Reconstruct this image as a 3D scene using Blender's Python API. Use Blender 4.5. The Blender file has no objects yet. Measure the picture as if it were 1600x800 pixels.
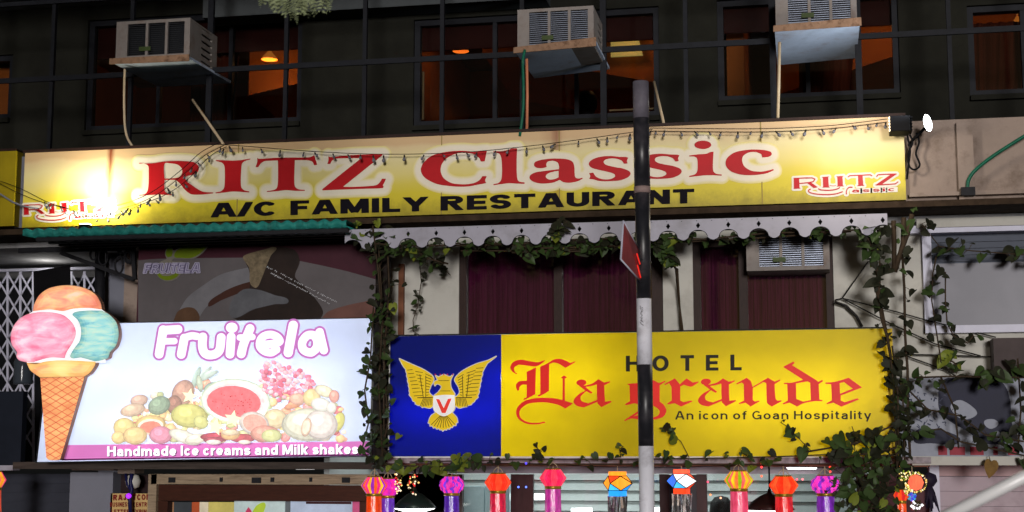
import bpy, bmesh, math, random
import numpy as np
from mathutils import Vector, Matrix
random.seed(7)
SC = bpy.context.scene
COL = SC.collection
R_ = math.radians

# ------------------------------------------------------------------ camera, sky, sun, exposure
FPX, YAW, PIT = 2358.9, 0.19358, 0.13324
CAM = Vector((0.0, 0.0, 2.4))
FW = Vector((-math.sin(YAW)*math.cos(PIT), math.cos(YAW)*math.cos(PIT), math.sin(PIT)))
RT = Vector((math.cos(YAW), math.sin(YAW), 0))
UP = RT.cross(FW)
cd = bpy.data.cameras.new('camera'); cam = bpy.data.objects.new('camera', cd); COL.objects.link(cam)
cd.sensor_width = 36.0; cd.lens = FPX/1600*36; cd.clip_start = .05; cd.clip_end = 800
cd.dof.use_dof = True; cd.dof.focus_distance = 12.6; cd.dof.aperture_fstop = 4.0
cam.matrix_world = Matrix(((RT.x, UP.x, -FW.x, CAM.x), (RT.y, UP.y, -FW.y, CAM.y), (RT.z, UP.z, -FW.z, CAM.z), (0, 0, 0, 1)))
SC.camera = cam

SUN_EL, SUN_AZ = R_(3.0), R_(-10)          # street light from behind the photographer, a little from the right
sd = Vector((math.sin(SUN_AZ)*math.cos(SUN_EL), math.cos(SUN_AZ)*math.cos(SUN_EL), -math.sin(SUN_EL)))
sl = bpy.data.lights.new('sun', 'SUN'); sl.energy = 2.0; sl.angle = R_(9); sl.color = (1, .96, .93)
so = bpy.data.objects.new('sun', sl); COL.objects.link(so); so.location = (3, -8, 14)
so.rotation_euler = sd.to_track_quat('-Z', 'Y').to_euler()
W = bpy.data.worlds.new('World'); SC.world = W; W.use_nodes = True
wn = W.node_tree.nodes; wl = W.node_tree.links
sky = wn.new('ShaderNodeTexSky'); sky.sky_type = 'NISHITA'; sky.sun_disc = False
sky.sun_elevation = SUN_EL; sky.sun_rotation = math.atan2(-sd.x, -sd.y)
wl.new(sky.outputs[0], wn['Background'].inputs[0]); wn['Background'].inputs[1].default_value = 0.016
SC.view_settings.view_transform = 'Standard'; SC.view_settings.look = 'None'
SC.view_settings.exposure = 0; SC.view_settings.gamma = 1
SC.render.engine = 'CYCLES'
SC.cycles.use_denoising = True
SC.cycles.max_bounces = 7; SC.cycles.diffuse_bounces = 3; SC.cycles.transparent_max_bounces = 12
SC.cycles.caustics_reflective = False; SC.cycles.caustics_refractive = False
SC.cycles.sample_clamp_indirect = 3

# ------------------------------------------------------------------ helpers
def ray(x, y): return FW + RT*((x-800)/FPX) + UP*((400-y)/FPX)
def P(x, y, Y):                                # where the sight line of a photo point meets the wall plane at distance Y
    d = ray(x, y); return CAM + d*((Y-CAM.y)/d.y)
def fdepth(Y): return Y/math.cos(YAW)          # rough distance
class Pl:
    def __init__(s, p, n): s.p = Vector(p); s.n = Vector(n).normalized()
    def at(s, x, y, off=0.0):
        d = ray(x, y); t = (s.p-CAM).dot(s.n)/d.dot(s.n); return CAM + d*t + s.n*off
def PY(Y): return Pl((0, Y, 0), (0, -1, 0))
def lin(c):
    return tuple((v/255/12.92) if v/255 <= .04045 else ((v/255+.055)/1.055)**2.4 for v in c)

class MB:
    def __init__(s): s.v = []; s.f = []; s.m = []; s.sm = []
    def add(s, vs, fs, mi=0, smooth=False):
        b = len(s.v); s.v += [tuple(v) for v in vs]
        for f in fs: s.f.append(tuple(b+i for i in f)); s.m.append(mi); s.sm.append(smooth)
        return s
    def box(s, x0, x1, y0, y1, z0, z1, mi=0):
        if x0 > x1: x0, x1 = x1, x0
        if y0 > y1: y0, y1 = y1, y0
        if z0 > z1: z0, z1 = z1, z0
        vs = [(x, y, z) for z in (z0, z1) for y in (y0, y1) for x in (x0, x1)]
        return s.add(vs, [(0, 2, 3, 1), (4, 5, 7, 6), (0, 1, 5, 4), (2, 6, 7, 3), (0, 4, 6, 2), (1, 3, 7, 5)], mi)
    def pbox(s, x0, y0, x1, y1, Y, d, mi=0):     # a box whose front face at distance Y covers the photo rectangle
        xm, ym = (x0+x1)/2, (y0+y1)/2
        return s.box(P(x0, ym, Y).x, P(x1, ym, Y).x, Y, Y+d, P(xm, y1, Y).z, P(xm, y0, Y).z, mi)
    def hexa(s, a, b, mi=0):                     # a, b: front and back quads (4 points each)
        return s.add(list(a)+list(b), [(0, 1, 2, 3), (7, 6, 5, 4), (0, 4, 5, 1), (1, 5, 6, 2), (2, 6, 7, 3), (3, 7, 4, 0)], mi)
    def tube(s, pts, r, n=8, mi=0, cap=True, smooth=True):
        pts = [Vector(p) for p in pts]; k = len(pts)
        rr = r if isinstance(r, (list, tuple)) else [r]*k
        vs = []; prev = None
        for i, p in enumerate(pts):
            t = (pts[min(i+1, k-1)]-pts[max(i-1, 0)])
            if t.length < 1e-9: t = Vector((0, 0, 1))
            t.normalize()
            if prev is None:
                a = Vector((0, 0, 1)) if abs(t.z) < .9 else Vector((1, 0, 0))
                u = t.cross(a).normalized()
            else:
                u = (prev-t*prev.dot(t)); u = u.normalized() if u.length > 1e-6 else t.orthogonal().normalized()
            prev = u; w = t.cross(u)
            for j in range(n):
                a = 2*math.pi*j/n; vs.append(p+(u*math.cos(a)+w*math.sin(a))*rr[i])
        fs = [(i*n+j, i*n+(j+1) % n, (i+1)*n+(j+1) % n, (i+1)*n+j) for i in range(k-1) for j in range(n)]
        if cap: fs += [tuple(reversed(range(n))), tuple((k-1)*n+j for j in range(n))]
        return s.add(vs, fs, mi, smooth)
    def bar(s, a, b, w, d, mi=0, up=(0, -1, 0)):   # rectangular bar from a to b
        a, b = Vector(a), Vector(b); t = (b-a).normalized(); u = Vector(up); u = (u-t*u.dot(t)).normalized(); v = t.cross(u)
        q = lambda p: [p+v*w/2+u*d/2, p-v*w/2+u*d/2, p-v*w/2-u*d/2, p+v*w/2-u*d/2]
        return s.hexa(q(a), q(b), mi)
    def lathe(s, c, prof, n=20, mi=0, pleat=0, amp=0, smooth=True, jag=None):
        vs = []
        for r, z in prof:
            for j in range(n):
                a = 2*math.pi*j/n; q = r*(1+(amp*math.cos(pleat*a) if pleat else 0))
                vs.append((c[0]+q*math.cos(a), c[1]+q*math.sin(a), c[2]+z))
        k = len(prof)
        fs = [(i*n+j, i*n+(j+1) % n, (i+1)*n+(j+1) % n, (i+1)*n+j) for i in range(k-1) for j in range(n)]
        return s.add(vs, fs, mi, smooth)
    def build(s, name, mats, parent=None, bevel=0):
        me = bpy.data.meshes.new(name); off = Vector(parent['_o']) if parent is not None else Vector((0, 0, 0))
        me.from_pydata([(v[0]-off.x, v[1]-off.y, v[2]-off.z) for v in s.v], [], s.f)
        for m in (mats if isinstance(mats, (list, tuple)) else [mats]): me.materials.append(m)
        for p, i, q in zip(me.polygons, s.m, s.sm): p.material_index = i; p.use_smooth = q
        me.update()
        bm = bmesh.new(); bm.from_mesh(me); bmesh.ops.recalc_face_normals(bm, faces=bm.faces); bm.to_mesh(me); bm.free()
        o = bpy.data.objects.new(name, me); COL.objects.link(o)
        if parent is not None: o.parent = parent; o['_o'] = tuple(off)
        else: o['_o'] = (0, 0, 0)
        if bevel:
            md = o.modifiers.new('bevel', 'BEVEL'); md.width = bevel; md.segments = 2; md.limit_method = 'ANGLE'
        return o

def thing(name, loc, label, cat, group=None):
    o = bpy.data.objects.new(name, None); COL.objects.link(o); o.location = loc; o['_o'] = tuple(loc); o.empty_display_size = .1
    o['label'] = label; o['category'] = cat
    if group: o['group'] = group
    return o
def tag(o, label, cat, group=None):
    o['label'] = label; o['category'] = cat
    if group: o['group'] = group
    return o
def struct(o, kind='structure'): o['kind'] = kind; return o

MATS = {}
def mat(name, col, rough=.6, metal=0.0, var=.15, scale=5.0, bump=0.0, es=0.0, ecol=None, spec=.15, stretch=None, trans=0.0, dirt=None, dirts=3.0, dirtamt=.5):
    if name in MATS: return MATS[name]
    m = bpy.data.materials.new(name); m.use_nodes = True; MATS[name] = m
    n = m.node_tree.nodes; l = m.node_tree.links; b = n['Principled BSDF']
    b.inputs['Roughness'].default_value = rough; b.inputs['Metallic'].default_value = metal
    b.inputs['Specular IOR Level'].default_value = spec
    tc = n.new('ShaderNodeTexCoord'); src = tc.outputs['Object']
    if stretch:
        mp = n.new('ShaderNodeMapping'); mp.inputs['Scale'].default_value = stretch; l.new(src, mp.inputs[0]); src = mp.outputs[0]
    nt = n.new('ShaderNodeTexNoise'); nt.inputs['Scale'].default_value = scale; nt.inputs['Detail'].default_value = 5
    nt.inputs['Roughness'].default_value = .65; l.new(src, nt.inputs['Vector'])
    cr = n.new('ShaderNodeValToRGB'); e = cr.color_ramp.elements
    e[0].position = .3; e[1].position = .72
    e[0].color = tuple(max(0, c*(1-var)) for c in col)+(1,); e[1].color = tuple(min(1, c*(1+var)) for c in col)+(1,)
    l.new(nt.outputs[0], cr.inputs[0]); out = cr.outputs[0]
    if dirt:
        n2 = n.new('ShaderNodeTexNoise'); n2.inputs['Scale'].default_value = dirts; n2.inputs['Detail'].default_value = 8; n2.inputs['Roughness'].default_value = .7
        l.new(src, n2.inputs['Vector'])
        r2 = n.new('ShaderNodeValToRGB'); r2.color_ramp.elements[0].position = .5; r2.color_ramp.elements[1].position = .68
        r2.color_ramp.elements[1].color = (dirtamt,)*3+(1,); l.new(n2.outputs[0], r2.inputs[0])
        mx = n.new('ShaderNodeMixRGB'); l.new(r2.outputs[0], mx.inputs[0]); l.new(out, mx.inputs[1]); mx.inputs[2].default_value = tuple(dirt)+(1,); out = mx.outputs[0]
    l.new(out, b.inputs['Base Color'])
    if bump:
        bp = n.new('ShaderNodeBump'); bp.inputs['Strength'].default_value = bump; bp.inputs['Distance'].default_value = .02
        l.new(nt.outputs[0], bp.inputs['Height']); l.new(bp.outputs[0], b.inputs['Normal'])
    if es:
        if ecol: b.inputs['Emission Color'].default_value = tuple(ecol)+(1,)
        else: l.new(out, b.inputs['Emission Color'])
        b.inputs['Emission Strength'].default_value = es
    if trans:                                   # thin sheet that lets light through from behind
        tr = n.new('ShaderNodeBsdfTranslucent'); l.new(out, tr.inputs[0])
        ms = n.new('ShaderNodeMixShader'); ms.inputs[0].default_value = trans
        l.new(b.outputs[0], ms.inputs[1]); l.new(tr.outputs[0], ms.inputs[2]); l.new(ms.outputs[0], n['Material Output'].inputs[0])
    return m
def glow(name, col, st):
    if name in MATS: return MATS[name]
    m = bpy.data.materials.new(name); m.use_nodes = True; MATS[name] = m
    b = m.node_tree.nodes['Principled BSDF']; b.inputs['Base Color'].default_value = tuple(col)+(1,)
    b.inputs['Emission Color'].default_value = tuple(col)+(1,); b.inputs['Emission Strength'].default_value = st
    return m
def glass(name, tint=(1, 1, 1), refl=.07):
    if name in MATS: return MATS[name]
    m = bpy.data.materials.new(name); m.use_nodes = True; MATS[name] = m
    n = m.node_tree.nodes; l = m.node_tree.links; n.remove(n['Principled BSDF'])
    t = n.new('ShaderNodeBsdfTransparent'); t.inputs[0].default_value = tuple(tint)+(1,)
    g = n.new('ShaderNodeBsdfGlossy'); g.inputs['Roughness'].default_value = .06
    nt = n.new('ShaderNodeTexNoise'); nt.inputs['Scale'].default_value = 3
    bp = n.new('ShaderNodeBump'); bp.inputs['Strength'].default_value = .04; l.new(nt.outputs[0], bp.inputs['Height']); l.new(bp.outputs[0], g.inputs['Normal'])
    x = n.new('ShaderNodeMixShader'); x.inputs[0].default_value = refl
    l.new(t.outputs[0], x.inputs[1]); l.new(g.outputs[0], x.inputs[2]); l.new(x.outputs[0], n['Material Output'].inputs[0])
    return m
def light(name, kind, loc, energy, color=(1, 1, 1), size=.1, sizey=None, target=None, parent=None, spot=None, blend=.5):
    d = bpy.data.lights.new(name, kind); d.energy = energy; d.color = color
    if kind == 'AREA':
        d.shape = 'RECTANGLE'; d.size = size; d.size_y = sizey or size
    else: d.shadow_soft_size = size
    if kind == 'SPOT': d.spot_size = R_(spot); d.spot_blend = blend
    o = bpy.data.objects.new(name, d); COL.objects.link(o)
    o.location = loc
    if target is not None: o.rotation_euler = (Vector(target)-Vector(loc)).to_track_quat('-Z', 'Y').to_euler()
    if parent is not None:
        o.parent = parent; o.location = Vector(loc)-Vector(parent['_o'])
    return o

# ---- flat artwork: outlines -> distance field -> mesh
def outline(txt, ox=0, oy=0, sc=1.0, closed=True, sub=7):
    pts = []
    for t in txt.split():
        s = t.endswith('s'); x, y = t.rstrip('s').split(','); pts.append((np.array((ox+float(x)/sc, oy+float(y)/sc)), s))
    n = len(pts); out = []
    rng = range(n) if closed else range(n-1)
    for i in rng:
        p0, s0 = pts[i]; p1, s1 = pts[(i+1) % n]
        out.append(p0)
        if s0 or s1:
            pm = pts[i-1][0] if (closed or i > 0) else p0
            pn = pts[(i+2) % n][0] if (closed or i+2 < n) else p1
            L = np.linalg.norm(p1-p0)
            def tan(a, b):
                v = b-a; k = np.linalg.norm(v); return v/k*L if k > 0 else v
            t0 = tan(pm, p1) if s0 else (p1-p0); t1 = tan(p0, pn) if s1 else (p1-p0)
            for k in range(1, sub):
                u = k/sub; h = 2*u**3-3*u**2+1, u**3-2*u**2+u, -2*u**3+3*u**2, u**3-u**2
                out.append(p0*h[0]+t0*h[1]*.9+p1*h[2]+t1*h[3]*.9)
    if not closed: out.append(pts[-1][0])
    return np.array(out)
def segdist(G, a, b):
    ab = b-a; L2 = ab@ab
    t = np.clip(((G-a)@ab)/(L2 if L2 > 0 else 1), 0, 1)
    return np.hypot(*(G-a-t[:, None]*ab).T)
def sd_poly(G, pts):
    n = len(pts); d = np.full(len(G), 1e9); ins = np.zeros(len(G), bool)
    for i in range(n):
        a, b = pts[i], pts[(i+1) % n]
        if a[0] == b[0] and a[1] == b[1]: continue
        d = np.minimum(d, segdist(G, a, b))
        c = ((a[1] > G[:, 1]) != (b[1] > G[:, 1]))
        if c.any():
            xi = (b[0]-a[0])*(G[:, 1]-a[1])/((b[1]-a[1]) or 1e-12)+a[0]; ins ^= c & (G[:, 0] < xi)
    return np.where(ins, -d, d)
def sd_line(G, pts, h, butt=False):
    d = np.full(len(G), 1e9)
    for i in range(len(pts)-1):
        a, b = np.asarray(pts[i], float), np.asarray(pts[i+1], float)
        if butt:
            t = b-a; L = np.hypot(*t)
            if L == 0: continue
            t /= L; q = G-(a+b)/2; u = np.abs(q@t)-L/2; v = np.abs(q@np.array((-t[1], t[0])))-h
            s = np.hypot(np.maximum(u, 0), np.maximum(v, 0))+np.minimum(np.maximum(u, v), 0)
            d = np.minimum(d, s)
            if i: d = np.minimum(d, np.hypot(*(G-a).T)-h)
        else: d = np.minimum(d, segdist(G, a, b)-h)
    return d
def ell(cx, cy, rx, ry, rot=0, n=28):
    a = np.linspace(0, 2*math.pi, n, endpoint=False); c, s = math.cos(R_(rot)), math.sin(R_(rot))
    x, y = rx*np.cos(a), ry*np.sin(a); return np.stack([cx+c*x-s*y, cy+s*x+c*y], 1)
class Field:
    def __init__(s, x0, y0, x1, y1, step):
        s.nx, s.ny = int((x1-x0)/step)+2, int((y1-y0)/step)+2; s.x0, s.y0, s.st = x0, y0, step
        X, Y = np.meshgrid(x0+np.arange(s.nx)*step, y0+np.arange(s.ny)*step)
        s.G = np.stack([X.ravel(), Y.ravel()], 1); s.D = np.full(len(s.G), 1e6)
    def bbox_do(s, bb, f, op):
        m = (s.G[:, 0] > bb[0]) & (s.G[:, 0] < bb[2]) & (s.G[:, 1] > bb[1]) & (s.G[:, 1] < bb[3])
        if m.any(): s.D[m] = op(s.D[m], f(s.G[m]))
    def poly(s, pts, pad=14):
        s.bbox_do((pts[:, 0].min()-pad, pts[:, 1].min()-pad, pts[:, 0].max()+pad, pts[:, 1].max()+pad), lambda g: sd_poly(g, pts), np.minimum); return s
    def cut(s, pts, pad=14):
        s.bbox_do((pts[:, 0].min()-pad, pts[:, 1].min()-pad, pts[:, 0].max()+pad, pts[:, 1].max()+pad), lambda g: -sd_poly(g, pts), np.maximum); return s
    def line(s, pts, h, butt=False, pad=14):
        pts = np.asarray(pts, float); pad += h
        s.bbox_do((pts[:, 0].min()-pad, pts[:, 1].min()-pad, pts[:, 0].max()+pad, pts[:, 1].max()+pad), lambda g: sd_line(g, pts, h, butt), np.minimum); return s
    def mesh(s, mapf, level=0.0, mb=None, mi=0):
        mb = mb or MB(); D = (s.D-level).reshape(s.ny, s.nx); idx = {}; vs = []; fs = []
        def vert(x, y):
            k = (round(x, 5), round(y, 5))
            if k not in idx: idx[k] = len(vs); vs.append(tuple(mapf(s.x0+x*s.st, s.y0+y*s.st)))
            return idx[k]
        inside = D < 0
        for j in range(s.ny-1):
            row = inside[j].astype(int)+inside[j+1]; cnt = row[:-1]+row[1:]
            i = 0
            while i < s.nx-1:
                c = cnt[i]
                if c == 0: i += 1; continue
                if c == 4:
                    k = i
                    while k < s.nx-1 and cnt[k] == 4: k += 1
                    fs.append((vert(i, j), vert(k, j), vert(k, j+1), vert(i, j+1))); i = k; continue
                q = [(i, j, D[j, i]), (i+1, j, D[j, i+1]), (i+1, j+1, D[j+1, i+1]), (i, j+1, D[j+1, i])]; po = []
                for a in range(4):
                    A, B = q[a], q[(a+1) % 4]
                    if A[2] < 0: po.append((A[0], A[1]))
                    if (A[2] < 0) != (B[2] < 0):
                        t = min(.999, max(.001, A[2]/(A[2]-B[2]))); po.append((A[0]+t*(B[0]-A[0]), A[1]+t*(B[1]-A[1])))
                if len(po) > 2:
                    f = [vert(*p) for p in po]; f = [v for a, v in enumerate(f) if v != f[a-1]]
                    if len(f) > 2: fs.append(tuple(f))
                i += 1
        mb.add(vs, fs, mi); return mb

# ---- stroke lettering (cap height 100)
def arc(cx, cy, rx, ry, a0, a1, n=14):
    return [(cx+rx*math.cos(R_(a0+(a1-a0)*k/n)), cy+ry*math.sin(R_(a0+(a1-a0)*k/n))) for k in range(n+1)]
def glyph(ch, h):
    X = 72; k = h
    def S(w, t): 
        q = (t-2*h)/4
        return [arc(w/2, t-h-q, w/2-h, q, 15, 270)[:-1]+arc(w/2, h+q, w/2-h, q, 90, -165)]
    G = {
     'A': (78, [[(h*.75, -6), (39-h*.2, 106)], [(78-h*.75, -6), (39+h*.2, 106)], [(18, 30), (60, 30)]]),
     'B': (68, [[(k, 0), (k, 100)], [(k, 100-h), (40, 100-h)]+arc(40, 75-h/2, 24-h*.3, 25-h/2, 90, -90)+[(k, 50)], [(k, 50)]+[(42, 50)]+arc(42, 25+h/2, 26-h, 25-h/2, 90, -90)+[(k, h)]]),
     'C': (74, [arc(37, 50, 37-h, 50-h, 42, 318, 22)]),
     'D': (72, [[(k, 0), (k, 100)], [(k, 100-h), (34, 100-h)]+arc(34, 50, 38-h, 50-h, 90, -90, 18)+[(k, h)]]),
     'E': (62, [[(k, 0), (k, 100)], [(k, 100-h), (62, 100-h)], [(k, 50), (58, 50)], [(k, h), (62, h)]]),
     'F': (58, [[(k, 0), (k, 100)], [(k, 100-h), (58, 100-h)], [(k, 50), (52, 50)]]),
     'G': (78, [arc(38, 50, 38-h, 50-h, 42, 300, 22)+[(78-h, 22)], [(78-h, 0), (78-h, 50)], [(44, 46), (78, 46)]]),
     'H': (72, [[(k, 0), (k, 100)], [(72-k, 0), (72-k, 100)], [(k, 52), (72-k, 52)]]),
     'I': (2*h, [[(k, 0), (k, 100)]]),
     'J': (50, [[(50-h, 100), (50-h, 30)]+arc(25, 26, 25-h, 26-h, 0, -180)]),
     'L': (56, [[(k, 0), (k, 100)], [(k, h), (56, h)]]),
     'M': (88, [[(k, 0), (k, 100)], [(88-k, 0), (88-k, 100)], [(k, 108), (44, 6)], [(88-k, 108), (44, 6)]]),
     'N': (72, [[(k, 0), (k, 100)], [(72-k, 0), (72-k, 100)], [(k-2, 104), (74-k, -4)]]),
     'O': (80, [arc(40, 50, 40-h, 50-h, 0, 360, 30)]),
     'P': (66, [[(k, 0), (k, 100)], [(k, 100-h), (38, 100-h)]+arc(38, 71, 28-h, 29-h, 90, -90)+[(k, 42+h)]]),
     'R': (72, [[(k, 0), (k, 100)], [(k, 100-h), (42, 100-h)]+arc(42, 72, 28-h, 28-h, 90, -90)+[(k, 44+h)], [(36, 48), (72-h*.9, -4)]]),
     'S': (66, S(66, 100)),
     'T': (66, [[(33, 0), (33, 100)], [(0, 100-h), (66, 100-h)]]),
     'U': (70, [[(k, 100), (k, 36)]+arc(35, 35, 35-h, 35-h, 180, 360)+[(70-k, 100)]]),
     'Y': (76, [[(38, 0), (38, 44)], [(h*.6, 106), (38, 40)], [(76-h*.6, 106), (38, 40)]]),
     'V': (74, [[(h*.7, 106), (37, -2)], [(74-h*.7, 106), (37, -2)]]),
     'Z': (66, [[(0, 100-h), (66, 100-h)], [(0, h), (66, h)], [(60, 96), (6, 4)]]),
     '/': (36, [[(2, -8), (34, 108)]]),
     'a': (56, [arc(27, X-h-16, 26-h, 16, 160, 0, 10)+[(54-h, 0)], [(54-h, 42)]+[(30, 41)]+arc(26, 20+h*.4, 26-h, 21-h*.6, 100, 290, 12)+[(54-h, 18)]]),
     'c': (54, [arc(27, X/2, 27-h, X/2-h, 45, 315, 18)]),
     'd': (60, [arc(29, X/2, 29-h, X/2-h, 0, 360, 24), [(60-h, 0), (60-h, 100)]]),
     'e': (57, [arc(28.5, X/2, 28.5-h, X/2-h, 0, 318, 20), [(h, X/2-2), (57-h*.5, X/2-2)]]),
     'f': (36, [[(16, 0), (16, 76)]+arc(34, 78, 18, 22-h, 180, 90, 8), [(0, X-h), (34, X-h)]]),
     'h': (58, [[(k, 0), (k, 100)], [(k, 42)]+arc(29, X-h-22, 29-h, 22, 180, 0, 12)+[(58-k, 0)]]),
     'i': (2*h, [[(k, 0), (k, X)], [(k, 86), (k, 100)]]),
     'k': (58, [[(k, 0), (k, 100)], [(h, 28), (52, X+4)], [(24, 42), (56-h*.6, -4)]]),
     'l': (2*h, [[(k, 0), (k, 100)]]),
     'm': (90, [[(k, 0), (k, X)], [(k, 42)]+arc(26, X-h-20, 26-h, 20, 180, 0, 10)+[(52-h, 0)], [(52-h, 42)]+arc(71-h, X-h-20, 19, 20, 180, 0, 10)+[(90-h, 0)]]),
     'n': (58, [[(k, 0), (k, X)], [(k, 42)]+arc(29, X-h-22, 29-h, 22, 180, 0, 12)+[(58-k, 0)]]),
     'o': (60, [arc(30, X/2, 30-h, X/2-h, 0, 360, 24)]),
     'p': (60, [arc(31, X/2, 29-h, X/2-h, 0, 360, 24), [(h, -28), (h, X)]]),
     'r': (36, [[(k, 0), (k, X)], [(k, 42)]+arc(32, X-h-24, 32-h, 24, 180, 85, 8)]),
     's': (52, S(52, X)),
     't': (36, [[(15, 92), (15, 20)]+arc(33, 20, 18, 20-h, 180, 270, 8), [(0, X-h), (34, X-h)]]),
     'u': (58, [[(58-k, 0), (58-k, X)], [(k, X), (k, 26)]+arc(29, h+22, 29-h, 22, 180, 360, 12)]),
     'y': (58, [[(h*.6, X+4), (30, -2)], [(58-h*.6, X+4), (22, -28)]]),
    }
    return G[ch]
CLIP = set('AMNYVR/ky')
def lettering(text, x0, y0, x1, y1, cap, mapf, h=8.5, gap=14, space=34, shear=0.0, mb=None, mi=0, level=0.0, res=1.0, words=None):
    u = 0; items = []
    for ch in text:
        if ch == ' ': u += space; items.append(None); continue
        w, st = glyph(ch, h); items.append((u, w, st, ch)); u += w+gap
    U = u-gap; step = 100/cap*.42*res; mb = mb or MB()
    for it in items:
        if it is None:
            if words: mb.build(*words); mb = MB()
            continue
        uo, w, st, ch = it
        F = Field(-16, -36, w+16, 116, step)
        for s in st: F.line(s, h, True, 30)
        if ch in CLIP:
            lo = -36 if ch == 'y' else 0; hi = 72 if ch == 'y' else 100
            F.D = np.maximum(F.D, np.maximum(lo-F.G[:, 1], F.G[:, 1]-hi))
        def mp(a, v, uo=uo):
            q = (uo+a+shear*v)/U; return mapf(x0+(x1-x0)*q, y0+(y1-y0)*q-v/100*cap)
        F.mesh(mp, level, mb, mi)
    if words: mb.build(*words)
    return mb
# ------------------------------------------------------------------ materials
m_olive = mat('olive_plaster', lin((31, 31, 26)), .9, var=.35, scale=2.2, bump=.1, dirt=lin((28, 27, 22)), dirtamt=.7)
m_white = mat('limewash', lin((190, 188, 181)), .9, var=.06, scale=2.0, bump=.12, dirt=lin((140, 134, 124)), dirts=2.2, dirtamt=.4)
m_cream = mat('dirty_cream', lin((150, 134, 124)), .85, var=.14, scale=3, bump=.15, dirt=lin((86, 70, 58)), dirts=3.5, dirtamt=.6)
m_slab = mat('mossy_edge', lin((58, 46, 36)), .95, var=.5, scale=9, bump=.5)
m_dark = mat('dark_iron', (.012, .012, .015), .6, 0, var=.3, scale=20)
m_bar = mat('blue_black_bar', (.008, .009, .013), .6, 0, var=.3, scale=15)
m_maroon = mat('maroon_curtain', lin((78, 20, 50)), .8, var=.4, scale=6, stretch=(6, 6, .4), spec=.05)
m_maroonboard = mat('maroon_board', lin((70, 30, 34)), .6, var=.2)
m_frame = mat('brown_frame', lin((46, 30, 26)), .5, var=.3, scale=12, stretch=(6, 6, 1))
m_wood = mat('old_wood', lin((70, 40, 26)), .5, var=.4, scale=10, stretch=(1, 1, 8))
m_door = mat('door_wood', lin((62, 32, 22)), .4, var=.3, scale=8, stretch=(1, 1, 6))
m_lightwood = mat('peeling_wood', lin((150, 132, 110)), .8, var=.25, scale=9, stretch=(.6, 1, 7), bump=.3, dirt=lin((60, 44, 32)), dirts=4, dirtamt=.7)
m_grey = mat('grey_paint', lin((120, 122, 134)), .6, var=.06, scale=3)
m_greyglass = mat('frosted_grey', lin((112, 112, 122)), .35, var=.08, scale=1.5)
m_blueframe = mat('white_frame', lin((196, 196, 214)), .4, var=.06, scale=8)
m_shutter = mat('dark_shutter', lin((62, 64, 74)), .5, .3, var=.2, scale=3)
m_pinkshut = mat('pink_shutter', lin((176, 160, 168)), .5, var=.08, scale=2, dirt=lin((120, 100, 104)), dirtamt=.4)
m_white_paint = mat('white_enamel', lin((166, 164, 177)), .4, var=.05, scale=5, dirt=lin((130, 128, 130)), dirtamt=.5)
m_teal = mat('teal_sheet', lin((40, 128, 120)), .5, var=.25, scale=5, stretch=(4, 1, 1), dirt=lin((30, 50, 46)), dirtamt=.7)
m_ac = mat('ac_casing', lin((134, 127, 123)), .6, var=.1, scale=7, dirt=lin((104, 76, 58)), dirts=6, dirtamt=.5)
m_acdark = mat('ac_inside', (.02, .022, .026), .5)
m_fin = mat('ac_fins', lin((120, 126, 140)), .35, .6, var=.2, scale=9)
m_tray = mat('ac_tray_sheet', lin((190, 204, 226)), .4, var=.2, scale=6, dirt=lin((104, 70, 50)), dirts=3, dirtamt=.6)
m_rust = mat('rusty_edge', lin((142, 112, 90)), .8, var=.25, scale=9, bump=.3, dirt=lin((70, 42, 26)), dirts=14, dirtamt=.85)
m_pvc = mat('cream_pvc', lin((190, 170, 140)), .4, var=.12, scale=10)
m_orpipe = mat('orange_pvc', lin((196, 124, 92)), .4, var=.1)
m_hose = mat('green_hose', lin((20, 92, 70)), .35, var=.2, scale=12)
m_black = mat('black_plastic', (.007, .007, .008), .6, spec=.03)
m_asphalt = mat('asphalt', (.05, .05, .052), .9, var=.3, scale=40, bump=.3)
m_pave = mat('paving', (.22, .2, .18), .9, var=.2, scale=12, bump=.3)
m_concrete = mat('concrete', lin((150, 150, 152)), .9, var=.15, scale=4, bump=.2, dirt=lin((80, 76, 74)))
m_orange = mat('orange_wall', lin((190, 112, 56)), .8, var=.12, scale=1.5)
m_redwall = mat('red_wainscot', lin((128, 34, 22)), .7, var=.15, scale=2)
m_int = mat('interior_white', lin((200, 206, 204)), .6, var=.05)
m_glass = glass('window_glass', (.9, .93, .93), .04); m_tint = glass('tinted_glass', (.68, .66, .62), .03)
m_leaf = mat('creeper_leaf', lin((54, 72, 36)), .5, var=.3, scale=5, spec=.2)
m_leafy = mat('young_leaf', lin((112, 122, 44)), .5, var=.3, scale=6)
m_leafd = mat('dark_leaf', lin((40, 42, 30)), .6, var=.3, scale=5, spec=.15)
m_stem = mat('vine_stem', lin((64, 52, 40)), .8, var=.3, scale=20)
m_skin = mat('skin', lin((120, 82, 62)), .6); m_hair = mat('black_hair', (.008, .007, .007), .5); m_shirt = mat('dark_shirt', (.03, .03, .04), .8)

# ------------------------------------------------------------------ ground
g = MB().box(-300, 300, -250, 500, -.3, 0); struct(g.build('ground', m_asphalt))
g = MB().box(-40, 40, 10.2, 40, .004, .13); struct(g.build('pavement', m_pave), 'structure')
g = MB().box(-40, 40, 10.05, 10.195, -.1, .14); struct(g.build('kerb', m_concrete), 'structure')

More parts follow.
